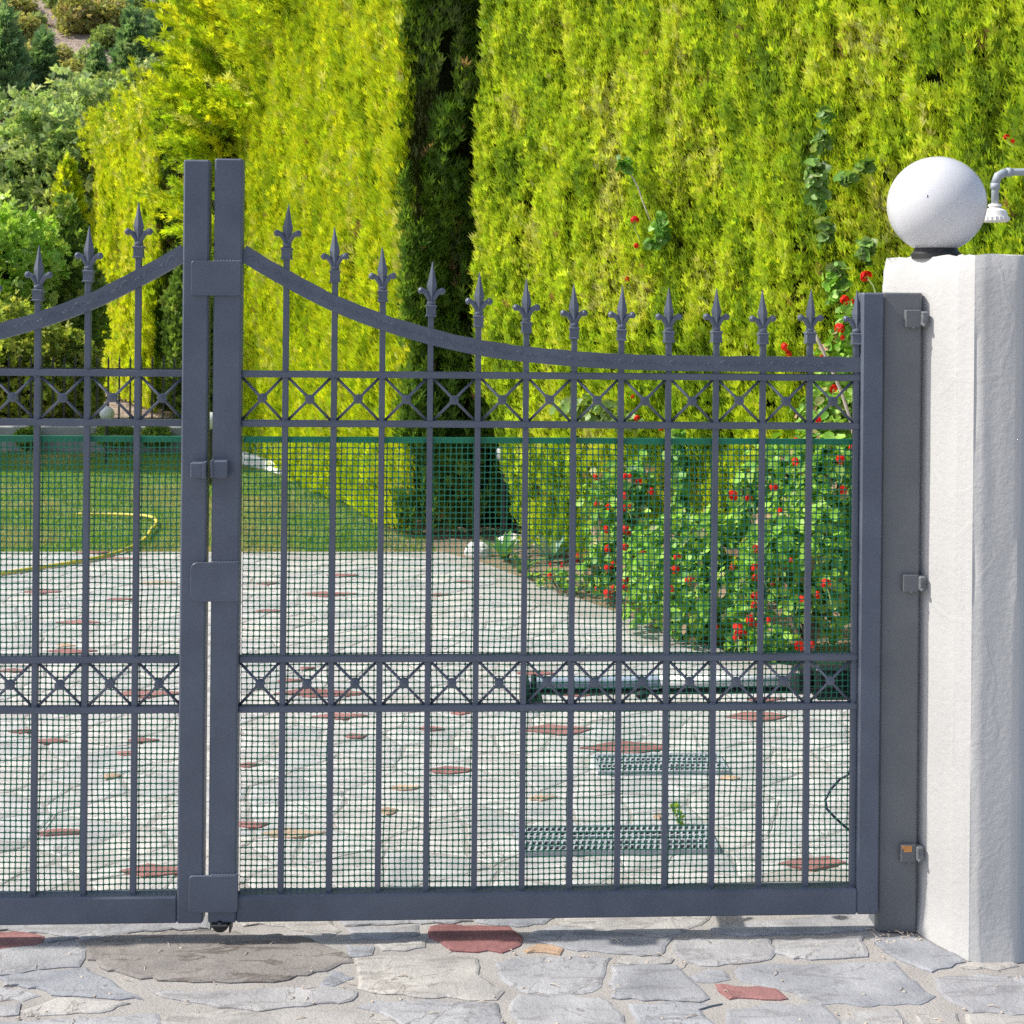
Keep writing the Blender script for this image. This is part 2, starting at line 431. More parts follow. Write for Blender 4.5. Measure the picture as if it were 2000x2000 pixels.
Z = 3.864
def zp(ox, oy, pts): return [(ox + x/Z, oy + y/Z) for x, y in pts]
A, B_, C_, D_ = (0, 1500), (500, 1500), (1000, 1500), (1500, 1500)
TR = [  # stones of the threshold, outlines read off the photograph: (offset, colour, outline)
 (A,'stone_red',[(-160,1250),(0,1235),(180,1250),(330,1275),(290,1330),(0,1370),(-160,1380)]),
 (A,'stone',[(365,1290),(580,1265),(560,1290),(370,1312)]),
 (A,'stone',[(-160,1175),(60,1150),(650,1130),(1200,1120),(1560,1120),(1580,1212),(1200,1228),(900,1246),(640,1290),(600,1262),(350,1250),(60,1228),(-160,1235)]),
 (A,'stone',[(-160,1400),(0,1378),(330,1335),(560,1312),(620,1360),(650,1430),(600,1490),(300,1520),(60,1560),(-160,1580)]),
 (A,'stone_brown',[(600,1320),(800,1276),(1100,1254),(1600,1236),(2000,1256),(2300,1296),(2560,1390),(2650,1470),(2500,1500),(2300,1560),(2000,1610),(1700,1615),(1400,1595),(1050,1590),(760,1500),(665,1440)]),
 (A,'stone',[(0,1590),(300,1540),(640,1515),(780,1580),(920,1660),(1080,1740),(800,1745),(480,1715),(300,1670),(60,1640)]),
 (A,'stone',[(-160,1640),(0,1655),(230,1690),(300,1710),(160,1750),(-160,1745)]),
 (A,'stone',[(180,1840),(440,1740),(700,1760),(950,1782),(820,1830),(500,1855),(250,1860)]),
 (A,'stone',[(1140,1670),(1500,1690),(1840,1700),(1932,1670),(2400,1650),(2690,1690),(2650,1760),(2300,1790),(1932,1830),(1500,1775),(1250,1735)]),
 (A,'stone',[(-160,1920),(250,1905),(600,1890),(1180,1850),(1200,1960),(1170,2060),(0,2060),(-160,2060)]),
 (A,'stone',[(-160,1780),(120,1790),(140,1860),(-160,1880)]),
 (A,'stone',[(1240,1880),(1600,1850),(1932,1845),(2400,1835),(2850,1862),(3000,1930),(3050,2060),(1250,2060)]),
 (B_,'stone',[(-170,1120),(550,1118),(590,1180),(620,1230),(560,1272),(350,1222),(150,1188),(-60,1190)]),
 (B_,'stone',[(700,1207),(1200,1197),(1240,1260),(950,1280),(720,1295)]),
 (B_,'stone',[(625,1120),(1600,1110),(1620,1165),(1250,1175),(700,1188)]),
 (B_,'stone',[(1660,1105),(2270,1100),(2170,1180),(1900,1192),(1680,1168)]),
 (B_,'stone_red',[(1320,1200),(1500,1187),(1900,1205),(1990,1260),(2000,1290),(1930,1370),(1850,1385),(1750,1372),(1600,1390),(1500,1375),(1400,1320),(1325,1285)]),
 (B_,'stone',[(670,1350),(880,1342),(860,1400),(720,1420)]),
 (B_,'stone',[(920,1330),(1270,1312),(1275,1360),(950,1385)]),
 (B_,'stone',[(770,1450),(900,1425),(1300,1420),(1660,1440),(1690,1500),(1680,1560),(1750,1610),(1860,1690),(1800,1745),(1500,1735),(1200,1715),(900,1695),(770,1675),(790,1560)]),
 (B_,'stone',[(470,1630),(560,1545),(640,1535),(720,1590),(600,1630),(500,1660)]),
 (B_,'stone',[(790,1810),(900,1760),(1300,1762),(1800,1790),(1830,1860),(1840,1960),(1830,2060),(1250,2060),(1080,1900)]),
 (B_,'stone',[(1800,1480),(1932,1434),(2300,1428),(2660,1428),(2690,1440),(2620,1500),(2600,1600),(2570,1670),(2540,1690),(2300,1695),(2000,1685),(1930,1650),(1870,1580)]),
 (C_,'stone',[(480,1110),(1000,1100),(1490,1104),(1480,1140),(1420,1180),(1300,1220),(1120,1272),(900,1248),(700,1222),(330,1175)]),
 (C_,'stone',[(190,1228),(350,1190),(700,1236),(820,1258),(860,1274),(1190,1292),(1140,1340),(1090,1420),(800,1400),(500,1370),(250,1330),(110,1300)]),
 (C_,'stone_peach',[(100,1370),(200,1342),(300,1345),(385,1375),(350,1410),(250,1395),(130,1390)]),
 (C_,'stone',[(790,1470),(830,1425),(1210,1440),(1190,1470),(900,1482)]),
 (C_,'stone',[(760,1502),(1240,1495),(1320,1570),(1380,1640),(1490,1740),(1400,1770),(1100,1750),(760,1730)]),
 (C_,'stone',[(-10,1810),(60,1718),(300,1722),(660,1732),(720,1780),(820,1870),(860,1960),(800,2060),(120,2060),(60,1930)]),
 (C_,'stone',[(900,1790),(1250,1772),(1480,1782),(1600,1790),(1430,1830),(1480,1900),(1560,1960),(1600,2060),(960,2060),(940,1900)]),
 (C_,'stone',[(1360,1570),(1480,1520),(1580,1525),(1650,1590),(1520,1605),(1400,1615)]),
 (C_,'stone_red',[(1540,1645),(1600,1640),(1932,1670),(1990,1680),(2060,1735),(1990,1755),(1900,1745),(1650,1740)]),
 (C_,'stone',[(1230,1310),(1500,1296),(1932,1296),(1975,1370),(1965,1400),(1932,1445),(1700,1475),(1450,1490),(1290,1455),(1245,1400)]),
 (C_,'stone',[(1680,1540),(1800,1490),(2100,1484),(2500,1474),(2880,1474),(2920,1530),(2980,1590),(3080,1650),(3170,1730),(3050,1780),(2700,1790),(2350,1770),(2200,1720),(2060,1685),(1932,1645),(1760,1620)]),
 (C_,'stone',[(1520,1215),(1580,1190),(1932,1160),(2300,1120),(2760,1100),(2765,1215),(2400,1242),(1932,1252),(1700,1262),(1590,1240)]),
 (D_,'stone',[(70,1305),(700,1275),(750,1400),(730,1430),(400,1440),(190,1435),(60,1390)]),
 (D_,'stone',[(790,1290),(1080,1275),(1200,1320),(1400,1410),(1470,1460),(1230,1540),(1150,1510),(950,1420),(850,1350)]),
 (D_,'stone',[(1470,1503),(1540,1470),(1850,1470),(1870,1492),(1700,1515),(1500,1518)]),
 (D_,'stone',[(1270,1600),(1400,1578),(1600,1562),(1932,1577),(2150,1590),(2150,1850),(1750,1848),(1550,1830),(1400,1760),(1290,1680)]),
 (D_,'stone',[(-290,1840),(0,1795),(380,1785),(450,1850),(540,1930),(560,2060),(-290,2060),(-330,1930)]),
 (D_,'stone',[(590,1850),(960,1822),(1050,1930),(1040,2060),(610,2060),(570,1930)]),
 (D_,'stone',[(1130,1870),(1400,1852),(1480,1960),(1500,2060),(1150,2060),(1150,1930)]),
 (D_,'stone',[(1510,1860),(1720,1872),(1932,1872),(2150,1880),(2150,2060),(1560,2060)]),
]
n_stone = 0
for off, mt, pts in TR:
    P = inset_poly([G(px, py)[:2] for px, py in zp(*off, pts)], -.005)
    dome = 0; jit = .010 if mt == 'stone_brown' else .0062
    v, f = stone_geo(P, .0022 + .002*random.random(), .026, jit, dome)
    mesh('paving_stone', v, f, M[mt], drive, smooth=bool(dome)); n_stone += 1

# the rest of the driveway: irregular flags packed cell against cell
def clip(P, mx, my, nx, ny):
    out = []; n = len(P)
    for i in range(n):
        a, b = P[i], P[(i+1) % n]
        da = (a[0]-mx)*nx+(a[1]-my)*ny; db = (b[0]-mx)*nx+(b[1]-my)*ny
        if da <= 0: out.append(a)
        if (da < 0 < db) or (db < 0 < da):
            t = da/(da-db); out.append((a[0]+(b[0]-a[0])*t, a[1]+(b[1]-a[1])*t))
    return out
sites = []
yy = -1.6; row = 0
while yy < 5.1:
    step_x = .20 + .09*random.random(); xx = -4.6 + random.random()*.3
    while xx < 2.6:
        if random.random() > .10:
            sites.append((xx+random.uniform(-.09, .09), yy+random.uniform(-.055, .055)))
        xx += step_x*random.uniform(.75, 1.3)
    yy += .135; row += 1
sites = np.array(sites)
def bed_side(x, y):      # True on the driveway side of the bed edge
    for (x0, y0), (x1, y1) in zip(BED[:-1], BED[1:]):
        if y1 <= y <= y0:
            return x < x0 + (x1-x0)*(y0-y)/(y0-y1) - .03
    return y < .4 or x < -.1
cells = []
for i, (sx, sy) in enumerate(sites):
    d = np.hypot(sites[:, 0]-sx, sites[:, 1]-sy); nb = np.argsort(d)[1:22]
    P = [(sx-.5, sy-.5), (sx+.5, sy-.5), (sx+.5, sy+.5), (sx-.5, sy+.5)]
    for j in nb:
        qx, qy = sites[j]; P = clip(P, (sx+qx)/2, (sy+qy)/2, qx-sx, qy-sy)
        if len(P) < 3: break
    if len(P) < 3: continue
    pix = [PIX(*p) for p in P if p[1] > -1.5] or [(0, 2300)]
    if any(1795 < q[1] < 2012 and -35 < q[0] < 2045 for q in pix): continue
    if not all(bed_side(*p) for p in P) or max(p[1] for p in P) > 4.90: continue
    if any(1.0 < p[0] < 1.45 and -.19 < p[1] < .32 for p in P): continue
    vis = any(-20 < q[0] < 2020 and q[1] < 1795 for q in pix)
    cells.append((vis, min(p[1] for p in P), inset_poly(P, .003 + .007*random.random())))
reds = [(80,1157,80),(238,1172,60),(155,1217,90),(140,1274,95),(180,1080,70),(233,1093,60),(31,1312,60),(297,1356,130),(46,1431,60),
 (96,1450,70),(280,1449,75),(246,1474,50),(116,1630,90),(297,1703,130),(490,1496,50),(490,1613,80),(525,1141,50),(668,1125,60),
 (645,1162,110),(525,1195,55),(860,1163,50),(904,1138,40),(620,1356,190),(665,1402,110),(694,1440,45),(844,1425,65),(883,1506,95),
 (601,1307,34),(565,1331,60),(900,1395,40),(1095,1427,160),(1219,1463,180),(1050,1317,80),(1136,1356,130),(1475,1402,140),(1495,1367,80),(1590,1689,140)]
peach = [(310,1140,70),(790,1541,70),(578,1631,130),(759,1586,45),(1424,1522,45),(1060,1561,60),(130,1262,40),(215,1518,40),(1290,1597,30)]
for lst, mt in ((reds, 'stone_red'), (peach, 'stone_peach')):
    for px, py, w_ in lst:
        x0, y0, _ = G(px-w_/2, py); x1, _, _ = G(px+w_/2, py)
        rx = (x1-x0)/2; ry = min(.065, max(.028, rx*.42)); cx = (x0+x1)/2
        P = [(cx+rx*math.cos(a)*random.uniform(.8, 1.08), y0+ry*math.sin(a)*random.uniform(.7, 1.15)) for a in sorted(random.uniform(0, 6.28) for _ in range(3)) + [0.1, 1.9, 3.2, 4.6]]
        P.sort(key=lambda p: math.atan2((p[1]-y0)/ry, (p[0]-cx)/rx))
        v, f = stone_geo(P, .0085, .06, .005)
        mesh('paving_stone', v, f, M[mt], drive); n_stone += 1
cells.sort(key=lambda c: (not c[0], c[1]))
far = MB()
for vis, y0, P in cells:
    v, f = stone_geo(P, .0012 + .0016*random.random(), .06 if vis and y0 < 2 else .14, .006)
    if vis and n_stone < 300:
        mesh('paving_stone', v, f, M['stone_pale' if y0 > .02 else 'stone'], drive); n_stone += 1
    else:
        far.add(v, f)
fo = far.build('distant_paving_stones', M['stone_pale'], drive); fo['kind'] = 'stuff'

# ------------------------------------------------------------------ gate
S = .1155; X0 = -.4649
ZA, ZB, ZC, ZD, ZE = 1.3538, 1.2357, .6722, .5530, .0500
BAND = [(-.60, 1.662), (-.5705, 1.644), (-.5375, 1.6236), (-.469, 1.5841), (-.3537, 1.5240), (-.237, 1.4800), (-.1199, 1.4455), (-.0025, 1.4200),
        (.0779, 1.4085), (.2269, 1.3950), (.3453, 1.3888), (.4578, 1.3866), (.577, 1.386), (.93, 1.386)]
def band_z(x):
    xs = [p[0] for p in BAND]; zs = [p[1] for p in BAND]
    return float(np.interp(x, xs, zs))
# one smooth curve through the measured points
_bx = np.linspace(-.569, .930, 61); _bz = np.array([band_z(x) for x in _bx])
for _ in range(4):
    _bz[1:-1] = .25*_bz[:-2] + .5*_bz[1:-1] + .25*_bz[2:]

def finial_mesh():
    mb = MB()
    H = .133                                     # collar foot at z = 0, tip at z = H
    prof = [(0, .0008, .0008), (.030, .0062, .0046), (.058, .0124, .0072), (.064, .0115, .0074), (.076, .0086, .0066), (.088, .0072, .006), (.100, .0072, .0064)]
    b0 = 0
    for d, w, dp in prof:
        mb.v += [(w, 0, H-d), (0, dp, H-d), (-w, 0, H-d), (0, -dp, H-d)]
    for i in range(len(prof)-1):
        for k in range(4):
            a, b = i*4+k, i*4+(k+1) % 4
            mb.f.append((a, a+4, b+4, b))
    mb.f.append((0, 1, 2, 3))
    for s in (-1, 1):
        mb.tube([(s*.004, 0, H-.094), (s*.0085, 0, H-.084), (s*.0145, 0, H-.0745), (s*.0225, 0, H-.0705)], [.0052, .0056, .0062, .0068], 8)
        mb.ball((s*.0255, 0, H-.0705), .0082, 10, 7)
    mb.lathe([(.006, H-.104), (.0098, H-.1035), (.0112, H-.0995), (.0102, H-.0955), (.006, H-.093)], 12)
    q = .7071
    mb.lathe([(.0125/q, 0), (.0125/q, .003), (.0108/q, .0045), (.0108/q, .022), (.0128/q, .0235), (.0128/q, .0265), (.009/q, .029)], 4, square=True)
    me = mb.build('finial', M['paint']); return me
fin_src = finial_mesh(); fin_me = fin_src.data; bpy.data.objects.remove(fin_src)

def boss_mesh():
    mb = MB()
    mb.lathe([(.0085, -.0075), (.0112, -.006), (.0112, .006), (.0085, .0075), (.004, .0078), (.0035, .0092), (.001, .0096)], 14)
    mb.v = [(x, -z, y) for x, y, z in mb.v]
    o = mb.build('boss', M['paint'], angle=40); return o
boss_src = boss_mesh(); boss_me = boss_src.data; bpy.data.objects.remove(boss_src)

def make_net(name, x0, x1, z0, z1, y, parent, seed):
    cw, ch = .01372, .01408
    nx = int((x1-x0)/cw); cw = (x1-x0)/nx; nz = int((z1-z0)/ch); ch = (z1-z0)/nz
    t = .00112; k = .0020                                   # half strand, corner fillet
    ix, iz = np.meshgrid(np.arange(nx), np.arange(nz), indexing='ij'); ix = ix.ravel(); iz = iz.ravel()
    bx = x0 + ix*cw; bz = z0 + iz*ch; N = len(bx)
    sq = [(0, 0), (.5, 0), (1, 0), (1, .5), (1, 1), (.5, 1), (0, 1), (0, .5)]
    outer = np.array([(a*cw, b*ch) for a, b in sq])
    oc = [(t, t+k), (t+k, t), (cw-t-k, t), (cw-t, t+k), (cw-t, ch-t-k), (cw-t-k, ch-t), (t+k, ch-t), (t, ch-t-k)]
    oc = np.array(oc)
    # ring quads: outer 4 corners + octagon
    oc4 = np.array([(0, 0), (cw, 0), (cw, ch), (0, ch)])
    loc = np.concatenate([oc4, oc, oc]);                    # 4 + 8 front + 8 back
    V = np.zeros((N, 20, 3))
    V[:, :, 0] = bx[:, None] + loc[None, :, 0]; V[:, :, 2] = bz[:, None] + loc[None, :, 1]
    X = V[:, :, 0].copy(); Zc = V[:, :, 2].copy()
    V[:, :, 0] += (fbm(X*9, Zc*9, seed)-.5)*.0065; V[:, :, 2] += (fbm(X*7, Zc*11, seed+5)-.5)*.0065
    V[:, :, 1] = y + (fbm(X*4, Zc*4, seed+9)-.5)*.010
    V[:, 12:, 1] += .0012
    F4 = [(0, 1, 6, 5), (1, 2, 8, 7), (2, 3, 10, 9), (3, 0, 4, 11)]
    F3 = [(0, 5, 4), (1, 7, 6), (2, 9, 8), (3, 11, 10)]
    Wl = [(4+i, 4+(i+1) % 8, 12+(i+1) % 8, 12+i) for i in range(8)]
    base = (np.arange(N)*20)[:, None]
    quads = np.concatenate([base + np.array(q)[None] for q in F4+Wl])
    tris = np.concatenate([base + np.array(q)[None] for q in F3])
    me = raw_mesh(name, V.reshape(-1, 3), quads, tris)
    return link(name, me, M['net'], parent)

def raw_mesh(name, V, quads=None, tris=None):
    me = bpy.data.meshes.new(name)
    nq = 0 if quads is None else len(quads); ntr = 0 if tris is None else len(tris)
    me.vertices.add(len(V)); me.vertices.foreach_set('co', np.ascontiguousarray(V, dtype=np.float32).ravel())
    idx = []; st = []; tot = []
    if nq: idx.append(quads.ravel()); st.append(np.arange(nq)*4); tot.append(np.full(nq, 4))
    if ntr: idx.append(tris.ravel()); st.append(nq*4+np.arange(ntr)*3); tot.append(np.full(ntr, 3))
    idx = np.concatenate(idx).astype(np.int32)
    me.loops.add(len(idx)); me.loops.foreach_set('vertex_index', idx)
    me.polygons.add(nq+ntr)
    me.polygons.foreach_set('loop_start', np.concatenate(st).astype(np.int32))
    me.polygons.foreach_set('loop_total', np.concatenate(tot).astype(np.int32))
    me.update(calc_edges=True); return me

def scroll_relief(bx, bz, parent, mirror):
    mb = MB(); yf = -.0106
    L = np.concatenate([[0], np.cumsum(np.hypot(np.diff(bx), np.diff(bz)))])
    def at(s, off):
        x = np.interp(s, L, bx); z = np.interp(s, L, bz)
        x2 = np.interp(s+.004, L, bx); z2 = np.interp(s+.004, L, bz); d = Vector((x2-x, 0, z2-z))
        if d.length < 1e-6: d = Vector((1, 0, 0))
        d.normalize()
        return (x - d.z*off, yf, z + d.x*off)
    s = .02; k = 0
    while s < L[-1]-.06:
        pts = [at(s + .052*t, .0085*math.sin(2*math.pi*t)) for t in np.linspace(0, 1, 13)]
        mb.tube(pts, .00085, 5)
        for c0, sg in ((s+.013, 1), (s+.039, -1)):
            cur = [at(c0 + .0058*(1-.12*j)*math.cos(sg*j*.9), sg*(-.002) + .0052*(1-.12*j)*math.sin(sg*j*.9)) for j in range(7)]
            mb.tube(cur, .00075, 4)
        mb.ball(at(s+.026, 0), .0017, 6, 4); mb.ball(at(s+.056, .004), .0014, 6, 4); mb.ball(at(s+.058, -.004), .0014, 6, 4)
        s += .062; k += 1
    if mirror: mb.v = [(-1.274-x, y, z) for x, y, z in mb.v]; mb.f = [tuple(reversed(f)) for f in mb.f]
    return mb.build('scroll_relief', M['paint'], parent, smooth=True)

def make_leaf(mirror):
    leaf = empty('gate_leaf', (0, 0, 0))
    mx = (lambda x: -1.274 - x) if mirror else (lambda x: x)
    def bx_(name, x0, x1, y0, y1, z0, z1, c=.0025, mat='paint', parent=leaf):
        a, b = sorted((mx(x0), mx(x1))); mb = MB(); mb.box(a, b, y0, y1, z0, z1, c); return mb.build(name, M[mat], parent)
    top = 1.866 if not mirror else 1.862
    bx_('meeting_stile', (-.6285 if mirror else -.6335), -.5675, -.024, .016, .050, top, .004)
    bx_('hinge_stile', .9285, .9815, -.022, .022, .050, 1.562, .004)
    bx_('bottom_rail', -.5675, .9285, -.022, .022, .050, .114, .004)
    for z in (ZA, ZB, ZC, ZD):
        bx_('rail', -.5675, .9285, -.0105, .0105, z-.008, z+.008, .002)
    # curved band
    n = len(_bx); v = []; f = []
    for i in range(n):
        a, b = max(i-1, 0), min(i+1, n-1); d = Vector((_bx[b]-_bx[a], 0, _bz[b]-_bz[a])).normalized()
        hgt = np.interp(_bx[i], [-.57, -.1, .2], [.0195, .0190, .0185])
        wob = .0007*math.sin(i*2.1)+.0005*math.sin(i*5.3)
        for s, y in ((-1, -.0105), (1, -.0105), (1, .0105), (-1, .0105)):
            h = hgt*s + (wob if s > 0 else 0)
            v.append((mx(_bx[i]-d.z*h), y, _bz[i]+d.x*h))
    for i in range(n-1):
        for k in range(4):
            q = (i*4+k, i*4+(k+1) % 4, (i+1)*4+(k+1) % 4, (i+1)*4+k); f.append(q)
    f += [(0, 1, 2, 3), tuple((n-1)*4+k for k in (3, 2, 1, 0))]
    if not mirror: f = [tuple(reversed(q)) for q in f]
    band = mesh('curved_top_band', v, f, M['paint'], leaf)
    scroll_relief(_bx, _bz, band, mirror)
    # bars with finials
    xs = [X0+i*S for i in range(13)] if not mirror else [-1.274-(-.8145-i*.1172) for i in range(13)]
    xs = [x for x in xs if x < .926]
    for i, x in enumerate(xs):
        zc = float(np.interp(x, _bx, _bz)); zt = zc + .0195 + .162 + random.uniform(-.003, .003); zf = zt - .133
        mb = MB(); lean = random.uniform(-.0012, .0012)
        X = mx(x); r = .0070
        mb.box(-r, r, -r, r, .112, zf+.004, .0014)
        mb.v = [(X + a + lean*(c-.7), b, c) for a, b, c in mb.v]
        bar = mb.build('bar', M['paint'], leaf)
        fo = link('finial', fin_me, None, bar); fo.location = (X+lean*(zf-.7), 0, zf)
        fo.rotation_euler = (random.uniform(-.02, .02), random.uniform(-.025, .025), random.uniform(-.12, .12))
    # crossed rods with a round boss, in both double rails
    posts = [-.5675] + xs
    for zt, zb in ((ZA, ZB), (ZC, ZD)):
        for a, b in zip(posts[:-1], posts[1:]):
            a2 = a + (.0 if a == posts[0] else .007); b2 = b - .007
            mb = MB(); z1, z0 = zt-.008, zb+.008
            mb.tube([(mx(a2), 0.0015, z0), (mx(b2), .0015, z1)], .0034, 6); mb.tube([(mx(a2), -.0015, z1), (mx(b2), -.0015, z0)], .0034, 6)
            cr = mb.build('crossed_rods', M['paint'], leaf, smooth=True)
            bo = link('boss', boss_me, None, cr); bo.location = (mx((a2+b2)/2) + random.uniform(-.001, .001), 0, (z0+z1)/2 + random.uniform(-.0015, .0015))
    # weld beads where bars meet the rails
    wd = MB()
    for x in xs:
        for z in (ZA, ZB, ZC, ZD):
            wd.ball((mx(x)+random.uniform(-.003, .003), -.0085, z+.0085*random.choice((-1, 1))), .0042, 6, 4, (1.8, .6, .5))
    wd.build('weld_beads', M['paint'], leaf, smooth=True)['kind'] = 'stuff'
    # green plastic screen tied behind the bars
    nx0, nx1 = sorted((mx(-.5655), mx(.9265)))
    if mirror: nx0, nx1 = sorted((mx(-.5655), mx(.25)))
    net = make_net('mesh_screen', nx0, nx1, .1155, 1.1895, .0125, leaf, 3 if mirror else 1)
    mb = MB(); mb.box(nx0, nx1, .0105, .0150, 1.1885, 1.2030, .001)
    x = nx0
    while x < nx1-.012:                                  # thick moulded selvedge with a scalloped foot
        mb.ball((x+.0068, .0115, 1.1935), .0045, 6, 4, (1, .55, 1)); x += .0137
    mb.build('selvedge', M['net'], net)
    return leaf

leaf_r = make_leaf(False)
tag(leaf_r, 'wide grey iron gate leaf hinged at the white pillar, with cover plates', 'gate')
leaf_l = make_leaf(True)
tag(leaf_l, 'grey iron gate leaf cut by the left edge of the photo', 'gate')

# cover plates and lock of the right leaf, keeper of the left leaf
def plate(x0, x1, z0, z1, rad, parent):
    mb = MB(); pts = []
    def arc(cx, cz, a0, a1, r):
        for k in range(5):
            a = a0+(a1-a0)*k/4; pts.append((cx+r*math.cos(a), cz+r*math.sin(a)))
    h = math.pi/2
    arc(x1-.006, z0+.006, -h, 0, .006); arc(x1-.006, z1-.006, 0, h, .006)
    arc(x0+rad, z1-rad, h, 2*h, rad); arc(x0+rad, z0+rad, 2*h, 3*h, rad)
    n = len(pts); cx = (x0+x1)/2; cz = (z0+z1)/2
    rings = [(-.0245, 1.0), (-.0292, 1.0), (-.0305, .982)]
    v = [(cx+(x-cx)*s, y, cz+(z-cz)*s) for y, s in rings for x, z in pts]; f = []
    for i in range(len(rings)-1):
        for k in range(n): f.append((i*n+k, (i+1)*n+k, (i+1)*n+(k+1) % n, i*n+(k+1) % n)[::-1])
    f.append(tuple((len(rings)-1)*n+k for k in range(n)))
    mb.add(v, f)
    for k in range(9):                                   # weld beads along the top edge
        mb.ball((x0+(x1-x0)*(.48+.5*k/8), -.0265, z1+.001), .0032, 6, 4, (1.5, .8, .7))
    return mb.build('cover_plate', M['paint'], parent)
plate(-.6855, -.5690, 1.5400, 1.6220, .006, leaf_r)
plate(-.6805, -.5672, .8150, .9080, .016, leaf_r)
plate(-.6775, -.5625, .0790, .1660, .008, leaf_r)
mb = MB(); mb.box(-.6300, -.5925, -.052, -.0245, 1.1105, 1.1510, .002); mb.box(-.6315, -.6260, -.056, -.0245, 1.1120, 1.1530, .001)
mb.build('lock_box', M['paint'], leaf_r)
mb = MB(); mb.box(-.6790, -.6500, -.050, -.0245, 1.1105, 1.1465, .002); mb.box(-.6500, -.6420, -.058, -.0245, 1.1095, 1.1480, .001)
mb.build('lock_box', M['paint'], leaf_l)
# foot roller
mb = MB()
mb.lathe([(.010, -.012), (.019, -.011), (.021, -.006), (.021, .006), (.019, .011), (.010, .012)], 16)
mb.v = [(x-.605, -z-.012, y+.047) for x, y, z in mb.v]
mb.box(-.626, -.584, -.034, .012, .044, .0505, .002); mb.box(-.5825, -.5785, -.030, .006, .030, .0505, .001)
rl = mb.build('foot_roller', M['iron'], leaf_r, angle=35)
mb = MB(); mb.lathe([(.006, 0), (.006, .004), (.0035, .007)], 8); mb.v = [(x-.605, -z-.0235, y+.047) for x, y, z in mb.v]
mb.build('axle_bolt', M['paint'], rl)

# ------------------------------------------------------------------ hinge post
post = empty('gate_post', (1.02, 0, 0))
pv = [(.9855, -.006), (1.0125, -.010), (1.074, -.016), (1.084, .0), (1.084, .07), (.9855, .07)]
mb = MB(); n = len(pv)
bmp_ = bmesh.new()
vs = [bmp_.verts.new((x-1.02, y, 0)) for x, y in pv]; fc = bmp_.faces.new(vs)
ex = bmesh.ops.extrude_face_region(bmp_, geom=[fc])
for g in ex['geom']:
    if isinstance(g, bmesh.types.BMVert): g.co.z = 1.563
bmesh.ops.recalc_face_normals(bmp_, faces=bmp_.faces)
bmesh.ops.bevel(bmp_, geom=bmp_.edges[:], offset=.004, segments=2, affect='EDGES', profile=.5)
me = bpy.data.meshes.new('post_tube'); bmp_.to_mesh(me); bmp_.free()
pt = link('post_tube', me, M['post'], post)
for k, (z0, z1) in enumerate(((1.478, 1.521), (.834, .877), (.177, .220))):
    mb = MB(); mb.box(1.034-1.02, 1.073-1.02, -.024, -.011, z0, z1, .002)
    hb = mb.build('hinge_bracket', M['post'], post)
    mb = MB(); mb.box(1.0715-1.02, 1.090-1.02, -.030, .0, z0+.003, z1-.003, .004)
    mb.ball((1.079-1.02, -.029, z0+.006), .005, 6, 5); mb.ball((1.055-1.02, -.023, z0-.001), .004, 6, 4)
    mb.build('bracket_end', M['rust'], hb)
    if k == 2:
        mb = MB(); mb.box(1.042-1.02, 1.061-1.02, -.0255, -.024, z1-.017, z1-.003, 0); mb.box(1.037-1.02, 1.046-1.02, -.0254, -.024, z1-.010, z1-.002, 0)
        mb.build('primer_patch', M['orange'], hb)
tag(post, 'flat grey steel post with three hinge brackets fixed to the white pillar', 'post')

# ------------------------------------------------------------------ pillar
PP = [(1.030, .150), (1.127, -.095), (1.160, -.148), (1.268, -.158), (1.325, -.112), (1.40, .06), (1.37, .26), (1.13, .28)]
pil = empty('gate_pillar', (1.21, .05, 0))
nz = 44; nper = 10; v = []; ring = []
mats_seg = []
for i, (a, b) in enumerate(zip(PP, PP[1:]+PP[:1])):
    for k in range(nper):
        t = k/nper; ring.append((a[0]+(b[0]-a[0])*t, a[1]+(b[1]-a[1])*t, i, t))
nr = len(ring); cx0 = sum(p[0] for p in PP)/8; cy0 = sum(p[1] for p in PP)/8
TOPZ = 1.655
for j in range(nz+1):
    z = TOPZ*j/nz
    for k, (x, y, i, t) in enumerate(ring):
        d = Vector((x-cx0, y-cy0)); L = d.length; d.normalize()
        o = .003*(float(fbm(k*.35, z*3, 2))-.5) + .0012*(float(vn(k*.9, z*16, 4))-.5)
        if t == 0: o -= .003+.004*float(vn(i*3.3, z*9, 6))
        zz = z
        if j == nz: o -= .006 + .006*random.random(); zz = z - .002 + .006*(float(vn(k*.7, 1.5, 3))-.5)
        if i == 0 and t < .15 and j >= nz-1: zz -= .014 if j == nz else .004; o -= .004
        flare = .012*max(0, 1-z/.12)**2
        v.append((x + d.x*(o+flare) - 1.21, y + d.y*(o+flare) - .05, zz))
f = [(j*nr+k, j*nr+(k+1) % nr, (j+1)*nr+(k+1) % nr, (j+1)*nr+k) for j in range(nz) for k in range(nr)]
shaft_me_faces = f + [tuple(nz*nr+k for k in range(nr))]
po = mesh('plastered_shaft', v, shaft_me_faces, M['plaster'], pil, smooth=True)
po.data.materials.append(M['plaster_shade'])
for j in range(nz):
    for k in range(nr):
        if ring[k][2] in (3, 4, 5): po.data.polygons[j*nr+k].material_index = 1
po.data.polygons[len(po.data.polygons)-1].use_smooth = False
try: po.data.set_sharp_from_angle(angle=R(35))
except Exception: pass
tag(pil, 'chipped white plastered pillar with shaded side coloured grey carrying the globe', 'pillar')

